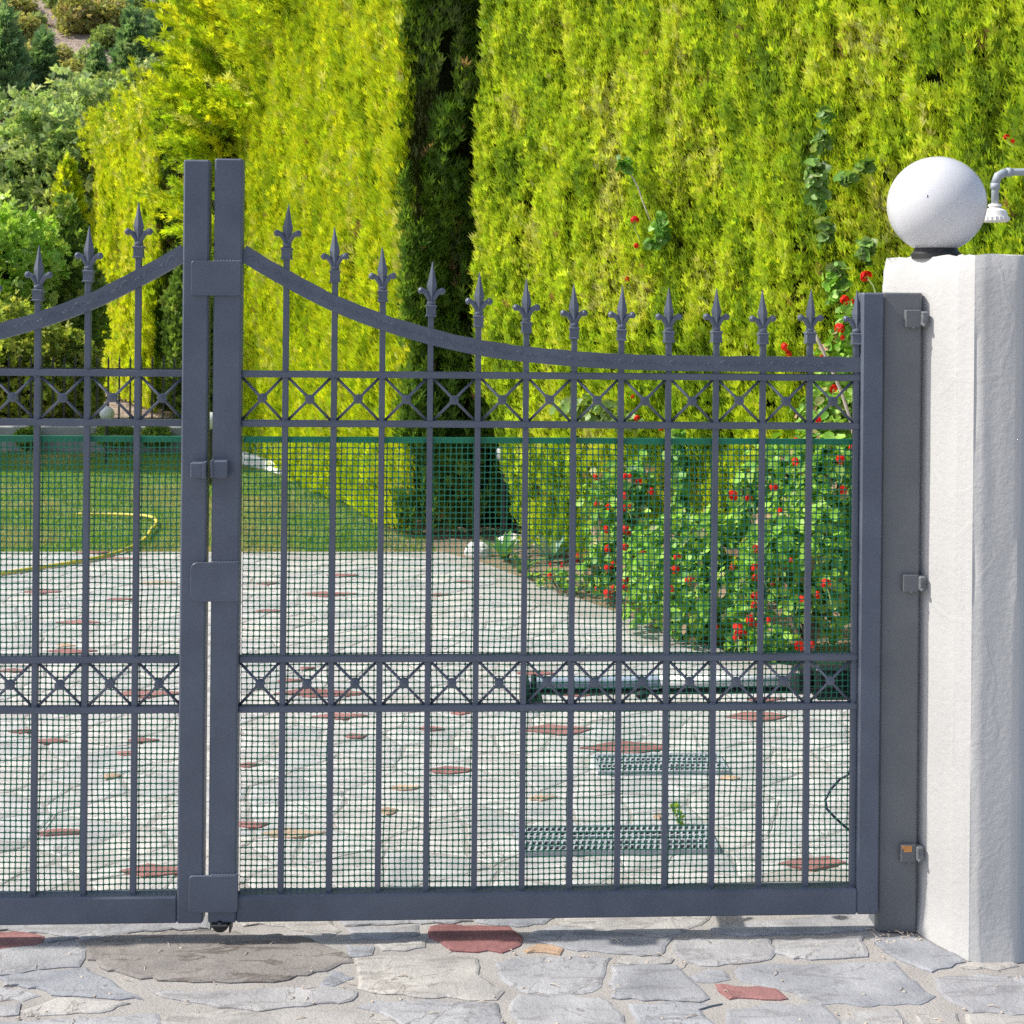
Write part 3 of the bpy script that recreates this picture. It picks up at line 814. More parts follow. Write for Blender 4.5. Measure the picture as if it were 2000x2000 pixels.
# globe lamp on the pillar
gl = empty('globe_lamp', (1.128, .045, TOPZ-.004))
mb = MB(); mb.lathe([(.060, -.003), (.061, .009), (.054, .016), (.050, .026)], 28); mb.build('lamp_base', M['iron'], gl, smooth=False, angle=40)
gc = W(1829, 400, .045)
mb = MB(); rg = .1195
prof = [(rg*math.sin(a), -rg*math.cos(a)) for a in [math.radians(25)+(math.pi-math.radians(25))*k/30 for k in range(31)]]
prof[-1] = (.0008, rg)
mb.lathe(prof, 48, (0, 0, gc[2]-(TOPZ-.004))); mb.build('globe', M['globe'], gl, smooth=True)
mb = MB(); mb.ball((0, 0, 0), .004, 6, 4, (.35, .3, 1))
ns = mb.build('stain', M['iron'], gl); p = Vector((-.060, -.103, 0.012)).normalized()*rg; ns.location = (p.x, p.y, gc[2]-(TOPZ-.004)+p.z)
gl.location.x = gc[0]
tag(gl, 'large white opal globe lamp on top of the white pillar', 'lamp')

# bell lamp hanging from a grey conduit
lp = W(1943, 434, .75); el = W(1944, 336, .75); en = W(2000, 331, .75)
bl = empty('bell_lamp', lp)
sc_ = (.75+CD)/FPX
mb = MB(); h0 = 36*sc_
mb.lathe([(.030*1.0, h0), (.034*1.0, h0-.006), (26*sc_*.62, h0-.010), (26*sc_*.86, h0*.62), (26*sc_*.93, h0*.36), (26*sc_*.95, h0*.30), (26*sc_, h0*.28), (26*sc_, h0*.08), (26*sc_*.9, 0)], 24)
mb.v = [(x*(1 if abs(z-h0) > .012 else .6), y*(1 if abs(z-h0) > .012 else .6), z) for x, y, z in mb.v]
sh = mb.build('bell_shade', M['lampwhite'], bl, angle=40)
mb = MB()
for k in range(20):
    a = 2*math.pi*k/20; mb.box(-.002, .002, -.002, .002, 0, h0*.2)
    for i in range(len(mb.v)-8, len(mb.v)):
        x, y, z = mb.v[i]; mb.v[i] = (x+26*sc_*1.01*math.cos(a), y+26*sc_*1.01*math.sin(a), z+h0*.08)
mb.build('guard_ribs', M['lampwhite'], sh)
mb = MB(); zt = el[2]-lp[2]; r = 7.2*sc_
path = [(0, 0, h0-.004), (0, 0, zt-.035)] + [(.035-.035*math.cos(a), 0, zt-.035+.035*math.sin(a)) for a in (.4, .8, 1.2)] + [(.035, 0, zt), (1.2, 0, zt+.03)]
mb.tube(path, r, 12)
mb.tube([(0, 0, zt-.052), (0, 0, zt-.034)], r*1.25, 12); mb.tube([(.034, 0, zt), (.050, 0, zt)], r*1.25, 12)
mb.tube([(0, 0, zt-.036), (.008, 0, zt-.012), (.035, 0, zt)], r*1.2, 12)
cd = mb.build('conduit', M['conduit'], bl, smooth=True)
tag(bl, 'small white bell lamp hanging from grey conduit behind the globe', 'lamp')

# ------------------------------------------------------------------ gate opener behind the right leaf
op = empty('gate_opener', (.12, .08, .0))   # hangs clear behind the leaf
def loc(px, py, Y): q = W(px, py, Y); return (q[0]-.12, q[1]-.08, q[2])
a = loc(1027, 1334, .150); b = loc(1278, 1332, .155); c = loc(1550, 1330, .160); e = loc(1700, 1328, .165)
mb = MB(); mb.tube([a, b], .0155, 14); mb.tube([(b[0]-.012, b[1], b[2]), (b[0]+.010, b[1], b[2])], .019, 14); mb.build('drive_tube', M['opener_grey'], op, smooth=False, angle=40)
mb = MB(); mb.tube([(a[0]-.01, a[1], a[2]-.022), (b[0], b[1], b[2]-.020)], .008, 8); mb.build('drive_screw', M['black'], op, smooth=True)
mb = MB(); mb.tube([(b[0]+.010, b[1], b[2]+.002), (c[0], c[1], c[2]+.002)], .0165, 14); mb.build('white_sleeve', M['opener_white'], op, smooth=True)
mb = MB(); mb.tube([(b[0]-.03, b[1], b[2]-.024), (e[0], e[1], e[2]-.024)], .0085, 8); mb.build('lower_rod', M['black'], op, smooth=True)
q0 = loc(1548, 1360, .12); q1 = loc(1700, 1292, .12)
mb = MB(); mb.box(q0[0], q0[0]+.045, q0[1]-.035, q0[1]+.03, q0[2]+.012, q1[2]-.012, .008); mb.box(q0[0]+.045, q1[0], q0[1]-.045, q0[1]+.04, q0[2], q1[2], .010)
mb.box(q0[0]+.03, q1[0]+.01, q0[1]-.046, q0[1]+.041, q0[2]+.026, q0[2]+.031, 0)
mb.build('motor_housing', M['black'], op)
q0 = loc(1016, 1374, .05); q1 = loc(1060, 1345, .05)
mb = MB(); mb.box(q0[0], q0[0]+.022, -.06, .02, q0[2], q1[2]+.02, .003); mb.box(q0[0], q1[0], -.065, .015, q0[2], q0[2]+.014, .003); mb.tube([(q0[0]+.035, -.02, q0[2]+.01), (q0[0]+.035, .005, q1[2]+.025)], .007, 8)
mb.build('front_bracket', M['iron'], op)
q0 = loc(1252, 1362, .09)
mb = MB(); mb.ball((q0[0], q0[1]-.02, q0[2]+.012), .014, 8, 6, (1.3, 1, .8)); mb.build('end_stop', M['black'], op, smooth=True)
cb = [(1658, 1512), (1640, 1522), (1622, 1542), (1612, 1562), (1615, 1580), (1630, 1596), (1646, 1611), (1655, 1618)]
mb = MB(); mb.tube([loc(x, y, .05 + .02*math.sin(i*.7)) for i, (x, y) in enumerate([(1668, 1360), (1675, 1440)] + cb + [(1680, 1640), (1690, 1700)])], .0032, 8)
mb.build('power_cable', M['cable'], op, smooth=True)
tag(op, 'white and grey electric gate opener arm with black motor box behind the mesh', 'gate opener')
# wall bracket side: the opener hangs between the leaf and the pillar
mb = MB(); q = loc(1700, 1328, .165); mb.box(q[0]-.02, 1.06-.12, .00, .10, q[2]-.03, q[2]+.02, .004); mb.build('rear_bracket', M['iron'], op)

# ------------------------------------------------------------------ grates on the paving
def grate(px, label):
    c4 = [Vector(G(*q)) for q in px]                     # far-left, far-right, near-right, near-left
    root = empty('drain_grate', sum(c4, Vector())/4); o = root.location.copy()
    w = ((c4[1]-c4[0]).length+(c4[2]-c4[3]).length)/2; d = ((c4[3]-c4[0]).length+(c4[2]-c4[1]).length)/2
    ux = (c4[1]-c4[0]).normalized(); root.rotation_euler.z = math.atan2(ux.y, ux.x)
    mb = MB(); nx = int(w/.017); nr = max(4, int(d/.030)); t = .0035
    for r in range(nr+1):
        y = -d/2 + d*r/nr; mb.box(-w/2, w/2, y-t, y+t, .010, .0155, 0)
    for r in range(nr):
        y0 = -d/2 + d*r/nr; y1 = y0 + d/nr
        for k in range(nx+1):
            x = -w/2 + w*k/nx + (.006 if r % 2 else 0); sk = .007
            x = min(x, w/2-.006)
            mb.add([(x-.003, y0+t, .0098), (x+.003, y0+t, .0098), (x+.003+sk, y1-t, .0098), (x-.003+sk, y1-t, .0098),
                    (x-.003, y0+t, .0150), (x+.003, y0+t, .0150), (x+.003+sk, y1-t, .0150), (x-.003+sk, y1-t, .0150)],
                   [(4, 5, 6, 7), (0, 1, 5, 4), (1, 2, 6, 5), (2, 3, 7, 6), (3, 0, 4, 7)])
    mb.build('slotted_plate', M['galv'], root)
    mb = MB()
    for x0, x1, y0, y1 in ((-w/2-.008, w/2+.008, -d/2-.008, -d/2-.0036), (-w/2-.008, w/2+.008, d/2+.0036, d/2+.008), (-w/2-.008, -w/2-.0001, -d/2-.0036, d/2+.0036), (w/2+.0001, w/2+.008, -d/2-.0036, d/2+.0036)):
        mb.box(x0, x1, y0, y1, -.002, .017, 0)
    mb.build('frame', M['galv'], root)
    mb = MB(); mb.box(-w/2, w/2, -d/2, d/2, .0, .0085, 0); mb.build('drain_pan', M['pan'], root)
    tag(root, label, 'drain grate')
grate([(1020, 1626), (1375, 1622), (1402, 1668), (1012, 1672)], 'near slotted steel drain grate behind the small weed on the paving')
grate([(1150, 1484), (1392, 1482), (1428, 1512), (1185, 1515)], 'far slotted steel drain grate on the paving')

# ------------------------------------------------------------------ foliage machinery
def lobes(spec):
    V = []; F = []
    for b, ang, L, w, c in spec:
        ca, sa = math.sin(ang), math.cos(ang); n = len(V)
        V += [(0, b, 0), (ca*L*.5 - sa*w, b + sa*L*.5 + ca*w, c*.5), (ca*L, b + sa*L, c*1.0 - .05), (ca*L*.5 + sa*w, b + sa*L*.5 - ca*w, c*.5+.03)]
        F += [(n, n+1, n+2, n+3)]
    return np.array(V), np.array(F)
FROND = lobes([(0, 0, 1.0, .085, .05), (.12, .62, .52, .075, .08), (.18, -.62, .52, .075, -.02), (.36, .55, .42, .065, .07), (.42, -.55, .40, .065, .0), (.60, .5, .28, .05, .05), (.64, -.5, .27, .05, .02)])
FEATHER = lobes([(0, 0, 1.0, .05, .05)] + [(.10+.13*k, sg*(.55-.03*k), .42-.045*k, .042, .05*sg) for k in range(6) for sg in (1, -1)])
SPRIG = lobes([(0, 0, .6, .16, .05), (.1, .9, .5, .15, .1), (.12, -.9, .5, .15, -.08), (.3, .5, .5, .14, -.1), (.32, -.6, .5, .14, .12)])
a6 = [(math.sin(t), math.cos(t)) for t in np.linspace(0, 2*math.pi, 9)[:-1]]
TUFT = lobes([(0, 0, 1.05, .10, .06), (.08, .46, .80, .09, .16), (.14, -.46, .76, .09, -.10)])
ROUND = (np.array([(0, 0, -.12)] + [(x*.5, y*.5*(1 if y > -.6 else .55), .05*((i % 2)*2-1)) for i, (x, y) in enumerate(a6)]), None)

def unit(a): return a/np.maximum(np.linalg.norm(a, axis=-1, keepdims=True), 1e-9)

def leaves(name, P, Dir, Nrm, size, col, tmpl, mat, parent):
    """one mesh of many small fronds: growth direction Dir, facing Nrm"""
    tv, tf = tmpl
    d = unit(Dir); s = unit(np.cross(d, Nrm)); n = np.cross(s, d)
    N = len(P); sz = np.asarray(size).reshape(-1, 1, 1)
    V = P[:, None, :] + sz*(tv[None, :, 0:1]*s[:, None, :] + tv[None, :, 1:2]*d[:, None, :] + tv[None, :, 2:3]*n[:, None, :])
    k = len(tv)
    if tf is None:                                        # fan
        m = k-1; tri = np.array([(0, 1+i, 1+(i+1) % m) for i in range(m)])
        me = raw_mesh(name, V.reshape(-1, 3), None, (np.arange(N)[:, None, None]*k + tri[None]).reshape(-1, 3))
    else:
        me = raw_mesh(name, V.reshape(-1, 3), (np.arange(N)[:, None, None]*k + tf[None]).reshape(-1, 4))
    ca = me.color_attributes.new('Col', 'FLOAT_COLOR', 'POINT')
    c4 = np.ones((N, k, 4), np.float32); c4[:, :, :3] = col[:, None, :]
    ca.data.foreach_set('color', c4.ravel())
    return link(name, me, mat, parent)

def palette(N, cols, weights, jit=.18, patch=None):
    cols = np.array(cols); w = np.array(weights, float); w /= w.sum()
    if patch is not None:                                 # patches of one tint, as whole twigs share it
        u = np.clip((patch-.5)*1.6 + .5 + rng.normal(0, .16, N), 0, .999)
        idx = np.searchsorted(np.cumsum(w), u); idx = np.clip(idx, 0, len(cols)-1)
    else: idx = rng.choice(len(cols), N, p=w)
    c = cols[idx]*(1 + rng.uniform(-jit, jit, (N, 1)))
    return np.clip(c*(1+rng.uniform(-.06, .06, (N, 3))), 0, 1)

def hedge_face(p0, p1, z0, z1, dens, size, cols, wts, seed, bulge=.11, lean=0.0, up=1.0, out=.45, tmpl=FROND, holes=.0, depth=.10, top_ragged=.12, plume=3.2, holef=6.5):
    p0 = np.array(p0); p1 = np.array(p1); L = np.linalg.norm(p1-p0); t = (p1-p0)/L
    nrm = np.array([t[1], -t[0]])                          # outward: right of p0->p1 reversed below by caller's order
    N = int(dens*L*(z1-z0)); s = rng.random(N)*L; z = z0 + rng.random(N)*(z1-z0)
    bl = fbm(s*plume, z*.9, seed, 3)-.5; sm = fbm(s*12, z*4.5, seed+3, 2)-.5; fn = vn(s*30, z*13, seed+7)-.5
    off = bulge*(1.7*bl + 1.0*sm + .55*fn) - depth*rng.random(N)**1.6
    keep = (fbm(s*holef, z*holef*.45, seed+20, 2) > holes) & (z < z1 - top_ragged*2*vn(s*6, s*0, seed+30))
    s, z, off, bl, sm = s[keep], z[keep], off[keep], bl[keep], sm[keep]; N = len(s)
    P = np.stack([p0[0]+t[0]*s+nrm[0]*off, p0[1]+t[1]*s+nrm[1]*off, z], 1)
    n3 = np.array([nrm[0], nrm[1], 0.]); t3 = np.array([t[0], t[1], 0.])
    D = (np.array([0, 0, 1.])*up)[None] + n3[None]*(out*(.4+1.2*rng.random(N)))[:, None] + t3[None]*(lean + rng.normal(0, .26, N))[:, None]
    Nn = n3[None]*1.0 + t3[None]*rng.normal(0, .75, N)[:, None] + np.array([0, 0, 1.])[None]*rng.normal(.15, .4, N)[:, None]
    patch = fbm(s*4.5, z*2.6, seed+40, 3)
    C = palette(N, cols, wts, .2, patch)
    dead = rng.random(N) < .35*np.clip((vn(s*9, z*5, seed+60)-.86)*8, 0, 1)          # a few dried sprays
    C[dead] = np.array([.36, .24, .11])*(1+rng.uniform(-.2, .2, (int(dead.sum()), 1)))
    sz = size*(.6+.8*rng.random(N))
    return P, D, Nn, sz, C

def cat(parts): return [np.concatenate(x) for x in zip(*parts)]

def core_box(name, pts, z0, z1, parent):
    """ragged closed dark body inside the leaves, coloured as their inner shade"""
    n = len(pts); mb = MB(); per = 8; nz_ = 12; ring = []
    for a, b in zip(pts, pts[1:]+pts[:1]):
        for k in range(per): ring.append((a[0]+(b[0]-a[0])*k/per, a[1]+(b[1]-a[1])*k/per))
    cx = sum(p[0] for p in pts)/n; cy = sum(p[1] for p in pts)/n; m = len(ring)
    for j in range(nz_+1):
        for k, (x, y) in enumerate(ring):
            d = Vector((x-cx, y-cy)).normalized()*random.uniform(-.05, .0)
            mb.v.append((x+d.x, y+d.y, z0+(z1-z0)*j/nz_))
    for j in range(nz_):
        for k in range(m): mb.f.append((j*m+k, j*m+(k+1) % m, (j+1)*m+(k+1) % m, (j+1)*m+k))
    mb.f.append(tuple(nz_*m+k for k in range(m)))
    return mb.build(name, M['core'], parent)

GOLD = [(.40, .55, .030), (.59, .71, .032), (.72, .79, .040), (.48, .64, .04), (.72, .74, .20)]
GREEN = [(.27, .42, .045), (.46, .62, .045), (.63, .76, .055), (.75, .82, .12), (.66, .69, .24), (.42, .31, .16)]
SHADED = [(.075, .155, .022), (.12, .22, .03), (.22, .35, .04), (.13, .19, .05), (.20, .14, .06)]  # for hedge ends facing us: their shade is put into the leaf colour

# near hedge, running from beside the pillar away to the left
C0, C1 = (.11, 5.32), (2.95, 1.98)
hC = empty('cypress_hedge', (1.6, 4.6, 0))
def local(part, root):
    P, D, N_, s, c = part; return P-np.array(root.location)[None], D, N_, s, c
parts = [hedge_face(C0, C1, .02, 3.75, 9300, .051, GREEN, [.12, .28, .33, .21, .06, .0], 1, bulge=.11, holes=.185, out=.75, up=1.15, holef=10)]
P_, D_0, N_0, s_0, c_0 = parts[0]; d0 = np.hypot(P_[:, 0]-C0[0], P_[:, 1]-C0[1]); ok = d0 > .42*np.clip(1-P_[:, 2]/1.5, 0, 1)
parts = [(P_[ok], D_0[ok], N_0[ok], s_0[ok], c_0[ok])]      # the foot of its far end is bare
parts.append(hedge_face((.60, 6.2), C0, .9, 3.75, 3500, .07, GREEN, [.2, .3, .3, .1, .07, .03], 5, bulge=.07))
leaves('foliage', *local(cat(parts), hC), TUFT, M['leaf'], hC)
core = core_box('shade_core', [(.36-1.6, 5.46-4.6), (3.15-1.6, 2.12-4.6), (4.2-1.6, 3.0-4.6), (1.1-1.6, 6.6-4.6)], 0, 3.6, hC)
tag(hC, 'tall clipped yellow green cypress hedge behind the right half of the gate', 'hedge')

# far hedge: sunlit flank along the lawn, end towards us with shade put in its leaf colours
A0, A1 = (-.40, 5.45), (-2.15, 10.2)
hA = empty('cypress_hedge', (-.6, 8.0, 0))
parts = [hedge_face(A1, A0, .02, 4.75, 4000, .074, GOLD, [.18, .30, .28, .14, .10], 51, bulge=.105, holes=.20, out=.7, up=1.15, holef=11)]
def plumes(P0, D0, L, per, size, cols, wts, seed):
    n = len(P0); t = rng.random((n, per)); d = unit(D0); Ln = L*(.6+.8*rng.random(n))
    ax = P0[:, None, :] + d[:, None, :]*(t*Ln[:, None])[:, :, None]
    ax = ax + np.array([0, 0, -1.])*(t*t*Ln[:, None]*.12)[:, :, None] + rng.normal(0, 1, (n, per, 3))*(.16*Ln[:, None]*(1-.8*t))[:, :, None]*.55
    D = d[:, None, :] + rng.normal(0, .32, (n, per, 3)); N_ = rng.normal(0, 1, (n, per, 3))
    ci = palette(n, cols, wts, .15); C = np.repeat(ci[:, None, :], per, 1)*(1+rng.uniform(-.2, .2, (n, per, 1)))
    return ax.reshape(-1, 3), D.reshape(-1, 3), N_.reshape(-1, 3), (size*(.6+.8*rng.random((n, per)))).ravel(), np.clip(C.reshape(-1, 3), 0, 1)
n = 150; t_ = rng.random(n)**1.3*.55; zz_ = 2.9 + 2.2*t_ + (4.6-2.9-2.2*t_)*rng.random(n)     # shoots left uncut at its far upper end
P_ = np.stack([A1[0]+(A0[0]-A1[0])*t_, A1[1]+(A0[1]-A1[1])*t_, zz_], 1)
parts.append(plumes(P_, np.array([-.62, -.25, .75])[None]+rng.normal(0, .2, (n, 3)), .42, 40, .08, GOLD, [.3, .3, .2, .15, .05], 53))
leaves('sunlit_foliage', *local(cat(parts), hA), TUFT, M['leaf'], hA)
parts = [hedge_face(A0, (.75, 5.70), .02, 4.75, 4600, .075, SHADED, [.3, .34, .26, .1, .0], 61, bulge=.20, holes=.37, depth=.22, out=.7)]
leaves('shaded_end', *local(cat(parts), hA), TUFT, M['leaf'], hA)
core_box('shade_core', [(-.16+.6, 5.85-8), (1.0+.6, 6.1-8), (.2+.6, 10.4-8), (-1.85+.6, 10.4-8)], 0, 5.2, hA)
tag(hA, 'golden clipped cypress hedge with dark shaded end in the middle of the photo', 'hedge')

# loose golden cypress at the far end of that hedge
def crown_shell(cen, rad, n, size, cols, wts, seed, dirf, rough=.22, zsq=1.0, inner=.35, cone=0.0):
    u = rng.normal(size=(n, 3)); u = unit(u)
    zz = u[:, 2]
    th = np.arctan2(u[:, 1], u[:, 0])
    r = 1 + rough*2*(fbm(th*1.6+3, zz*2.2+5, seed, 3)-.5) + rough*(vn(th*6, zz*7, seed+3)-.5)
    r = r*(1-inner*rng.random(n)**2)
    P = u*r[:, None]
    if cone: 
        h = (P[:, 2]+1)/2; k = np.clip(1-cone*h, .03, 1); P[:, 0] *= k; P[:, 1] *= k
    P = P*np.array(rad)[None] + np.array(cen)[None]
    D = dirf(u, n); Nn = u + rng.normal(0, .5, (n, 3))
    patch = fbm(th*2.4, zz*4, seed+9, 3)
    return P, D, Nn, size*(.6+.8*rng.random(n)), palette(n, cols, wts, .28, patch)

def make_tree(name, label, cat_, cen, rad, n, size, cols, wts, seed, dirf, tmpl=SPRIG, mat='leaf', group=None, cone=0, rough=.25, inner=.4, core=.62, trunk=True, gz=0.0, coneless_core=False):
    root = empty(name, (cen[0], cen[1], gz))
    c = (0, 0, cen[2]-gz)
    part = crown_shell(c, rad, n, size, cols, wts, seed, dirf, rough, inner=inner, cone=cone)
    leaves('crown', *part, tmpl, M[mat], root)
    if core:
        mb = MB(); mb.ball((0, 0, 0), 1, 14, 10)
        vv = []
        for x, y, z in mb.v:
            k = core*(1+.25*(random.random()-.5)); kk = max(.03, 1-cone*(z+1)/2) if cone else 1
            vv.append((c[0]+x*k*kk*rad[0], c[1]+y*k*kk*rad[1], c[2]+z*core*rad[2]))
        mb.v = vv; mb.build('shade_core', M['core'], root)
    if trunk:
        mb = MB(); h = c[2]; r0 = max(.03, .05*h)
        mb.tube([(0, 0, -.1), (.03*h, .01, h*.4), (0, 0, h)], [r0, r0*.75, r0*.35], 8)
        for k in range(4):
            a = k*1.7+seed; mb.tube([(.02*h, 0, h*.45), (math.cos(a)*rad[0]*.3, math.sin(a)*rad[1]*.3, h*.8), (math.cos(a)*rad[0]*.55, math.sin(a)*rad[1]*.55, h*1.05)], [r0*.5, r0*.3, r0*.12], 6)
        mb.build('trunk', M['bark'], root)
    tag(root, label, cat_, group); return root

up_dir = lambda u, n: u*.6 + np.array([0, 0, .9])[None] + rng.normal(0, .35, (n, 3))
any_dir = lambda u, n: u*.8 + rng.normal(0, .6, (n, 3))
plume_dir = lambda u, n: u*.35 + np.array([-.62, -.1, .72])[None] + rng.normal(0, .22, (n, 3))
c = W(455, 170, 10.4)
lc = empty('cypress_tree', (c[0]+.05, 10.6, 0))
P_, D_0, _n, _s, _c = crown_shell((0, 0, 3.6), (.55, .5, 1.7), 420, .1, GOLD, [1]*5, 71, plume_dir, .3, inner=.45, cone=.25)
leaves('crown', *plumes(P_, D_0, .55, 62, .085, GOLD, [.32, .3, .2, .15, .03], 72), TUFT, M['leaf'], lc)
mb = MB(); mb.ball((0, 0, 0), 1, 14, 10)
mb.v = [(x*.42*random.uniform(.85, 1.1), y*.4*random.uniform(.85, 1.1), 3.3+z*1.4) for x, y, z in mb.v]; mb.build('shade_core', M['core'], lc)
mb = MB(); mb.tube([(0, 0, -.1), (.03, .01, 1.5), (0, 0, 4.2)], [.12, .1, .03], 8); mb.build('trunk', M['bark'], lc)
tag(lc, 'untrimmed feathery golden cypress rising at the far end of the clipped hedge', 'tree')

# second golden hedge beyond the boundary wall
hB = empty('cypress_hedge', (-4.6, 17, 0))
parts = [hedge_face((-6.3, 20.4), (-3.95, 14.6), .0, 4.3, 1500, .11, GOLD, [.16, .30, .32, .10, .12], 81, bulge=.16, top_ragged=.5, up=1.2)]
n = 120; t_ = rng.random(n); P_ = np.stack([-6.3+2.35*t_+rng.normal(0, .12, n), 20.4-5.8*t_, 3.6+.6*rng.random(n)], 1)
parts.append(plumes(P_, np.array([-.25, 0, 1.])[None]+rng.normal(0, .2, (n, 3)), .5, 32, .09, GOLD, [.16, .30, .32, .10, .12], 83))
leaves('sunlit_foliage', *local(cat(parts), hB), TUFT, M['leaf'], hB)
parts = [hedge_face((-3.95, 14.6), (-2.9, 14.9), .0, 4.5, 1500, .13, SHADED, [.35, .3, .15, .1, .1], 91, bulge=.2, holes=.36, depth=.3, out=.7)]
leaves('shaded_end', *local(cat(parts), hB), TUFT, M['leaf'], hB)
core_box('shade_core', [(-3.75+4.6, 15.0-17), (-2.6+4.6, 15.3-17), (-3.2+4.6, 20.5-17), (-6.0+4.6, 20.5-17)], 0, 4.2, hB)
tag(hB, 'tall golden cypress hedge beyond the low wall, left of the centre posts', 'hedge')

# shrubs and trees left of it, beyond the wall
OLIVE = [(.30, .44, .16), (.39, .53, .21), (.48, .60, .28), (.56, .62, .35), (.23, .34, .13)]
FRESH = [(.42, .68, .10), (.55, .78, .15), (.64, .82, .24), (.32, .55, .09)]
DEEP = [(.14, .25, .05), (.21, .34, .07), (.31, .44, .10), (.40, .50, .15)]
YELG = [(.28, .39, .06), (.44, .53, .09), (.58, .62, .14), (.16, .23, .05)]
def px_tree(name, label, cat_, px0, px1, py0, py1, Y, **k):
    a = W(px0, (py0+py1)/2, Y); b_ = W(px1, (py0+py1)/2, Y); t = W((px0+px1)/2, py0, Y); bt = W((px0+px1)/2, py1, Y)
    rx = (b_[0]-a[0])/2; zc = (t[2]+bt[2])/2; rz = (t[2]-bt[2])/2
    return make_tree(name, label, cat_, ((a[0]+b_[0])/2, Y, zc), (rx, rx*.9, rz), **k)
px_tree('olive_tree', 'large grey green bushy tree left of the golden hedge', 'tree', -60, 215, 215, 560, 21, n=6000, size=.22, cols=OLIVE, wts=[.2, .3, .25, .15, .1], seed=101, dirf=any_dir, rough=.4)
px_tree('olive_tree', 'grey green bush in front of the hillside, above the small golden cypress', 'tree', 60, 330, 170, 430, 25, n=5000, size=.22, cols=OLIVE, wts=[.3, .3, .2, .1, .1], seed=107, dirf=any_dir, rough=.4)
px_tree('leafy_shrub', 'bright fresh green leafy shrub at the left edge', 'shrub', -120, 92, 405, 640, 13.4, n=2600, size=.15, cols=FRESH, wts=[.3, .35, .2, .15], seed=111, dirf=any_dir, mat='glossleaf', rough=.4)
px_tree('dark_shrub', 'dark green shrub behind the second finial from the left', 'shrub', 40, 196, 425, 860, 14.2, n=5000, size=.14, cols=DEEP, wts=[.35, .3, .2, .15], seed=121, dirf=up_dir, rough=.35)
px_tree('mottled_shrub', 'yellow green mottled shrub above the wall at the left edge', 'shrub', -130, 130, 590, 885, 11.8, n=4200, size=.11, cols=YELG, wts=[.3, .3, .2, .2], seed=131, dirf=any_dir, rough=.3)
px_tree('mottled_shrub', 'low mottled shrub behind the railing beside the garden globe', 'shrub', 90, 195, 660, 885, 12.0, n=3200, size=.10, cols=YELG, wts=[.4, .3, .15, .15], seed=135, dirf=any_dir, rough=.3)
px_tree('golden_conifer', 'small narrow golden cypress standing alone among the bushes', 'tree', 104, 162, 318, 470, 17.5, n=1500, size=.16, cols=GOLD, wts=[.2, .3, .3, .1, .1], seed=141, dirf=up_dir, tmpl=FEATHER, cone=.75, rough=.25)
px_tree('dark_shrub', 'dark shrub filling the gap beside the left centre post', 'shrub', 322, 430, 480, 870, 13.4, n=3200, size=.12, cols=DEEP, wts=[.4, .3, .2, .1], seed=145, dirf=up_dir, rough=.3)

# tree out of the picture on the left; its shade lies on the far strip of the lawn
make_tree('shade_tree', 'leafy tree left of the frame that shades the far strip of the lawn', 'tree', (-6.6, 9.55, 3.9), (1.5, .75, 1.5), 3500, .22, DEEP, [.3, .3, .2, .2], 151, any_dir, rough=.3, core=.8)
for k, (px0, px1, py0, py1, lb) in enumerate([(35, 75, 838, 880, 'small dark plant before the wall at the left'), (185, 262, 832, 876, 'small leafy plant before the wall beside the garden globe'), (280, 330, 836, 876, 'small leafy plant before the wall near the centre posts')]):
    px_tree('bedding_plant', lb, 'plant', px0, px1, py0, py1, 10.18, n=260, size=.07, cols=DEEP, wts=[.3, .3, .2, .2], seed=160+k, dirf=up_dir, core=0, trunk=False)

# ------------------------------------------------------------------ hillside
nx, ny = 60, 50; v = []; f = []
def hill_z(x, y):
    k = max(0, y-25)
    return -.05 + .46*k*(1-math.exp(-k/6)) + 2.2*(float(fbm(x*.12, y*.12, 5))-.5)*min(1, k/8) + .7*(float(fbm(x*.5, y*.5, 8))-.5)*min(1, k/5)
for j in range(ny+1):
    for i in range(nx+1):
        x = -60+i*2.0; y = 25+j*1.9; v.append((x, y, hill_z(x, y)))
f = [(j*(nx+1)+i, j*(nx+1)+i+1, (j+1)*(nx+1)+i+1, (j+1)*(nx+1)+i) for j in range(ny) for i in range(nx)]
hill = mesh('hillside', v, f, M['earth'], smooth=True); hill['kind'] = 'structure'

def on_hill(px, py):
    r = ray(px, py); t = 28.0
    while t < 140:
        x, y, z = CX+t*r[0], -CD+t*r[1], CH+t*r[2]
        if z < hill_z(x, y): return x, y, hill_z(x, y)
        t += .4
    return CX+60*r[0], -CD+60*r[1], hill_z(CX+60*r[0], -CD+60*r[1])
# dark blue green firs
FIR = [(.16, .30, .14), (.23, .40, .19), (.31, .48, .25), (.38, .52, .29)]
fir_dir = lambda u, n: np.stack([u[:, 0], u[:, 1], .35+.3*rng.random(n)], 1) + rng.normal(0, .2, (n, 3))
firs = [(5, 250, 175, 'dark fir on the hillside cut by the left edge'), (85, 235, 130, 'small dark fir on the hillside between two pale bushes'),
        (258, 165, 120, 'dark green fir on the hillside left of the golden treetop'), (325, 110, 110, 'fir reaching the top edge beside the golden treetop'), (190, 190, 80, 'short dark fir low on the hillside')]
for k, (px, py, hp, lb) in enumerate(firs):
    x, y, z = on_hill(px, py); h = hp*(y+CD)/FPX
    make_tree('fir_tree', lb, 'tree', (x, y, z+h*.52), (h*.26, h*.26, h*.52), 1700, h*.17, FIR, [.3, .35, .25, .1], 200+k, fir_dir, FROND, cone=.86, rough=.75, gz=z, group='dark firs on the hillside')
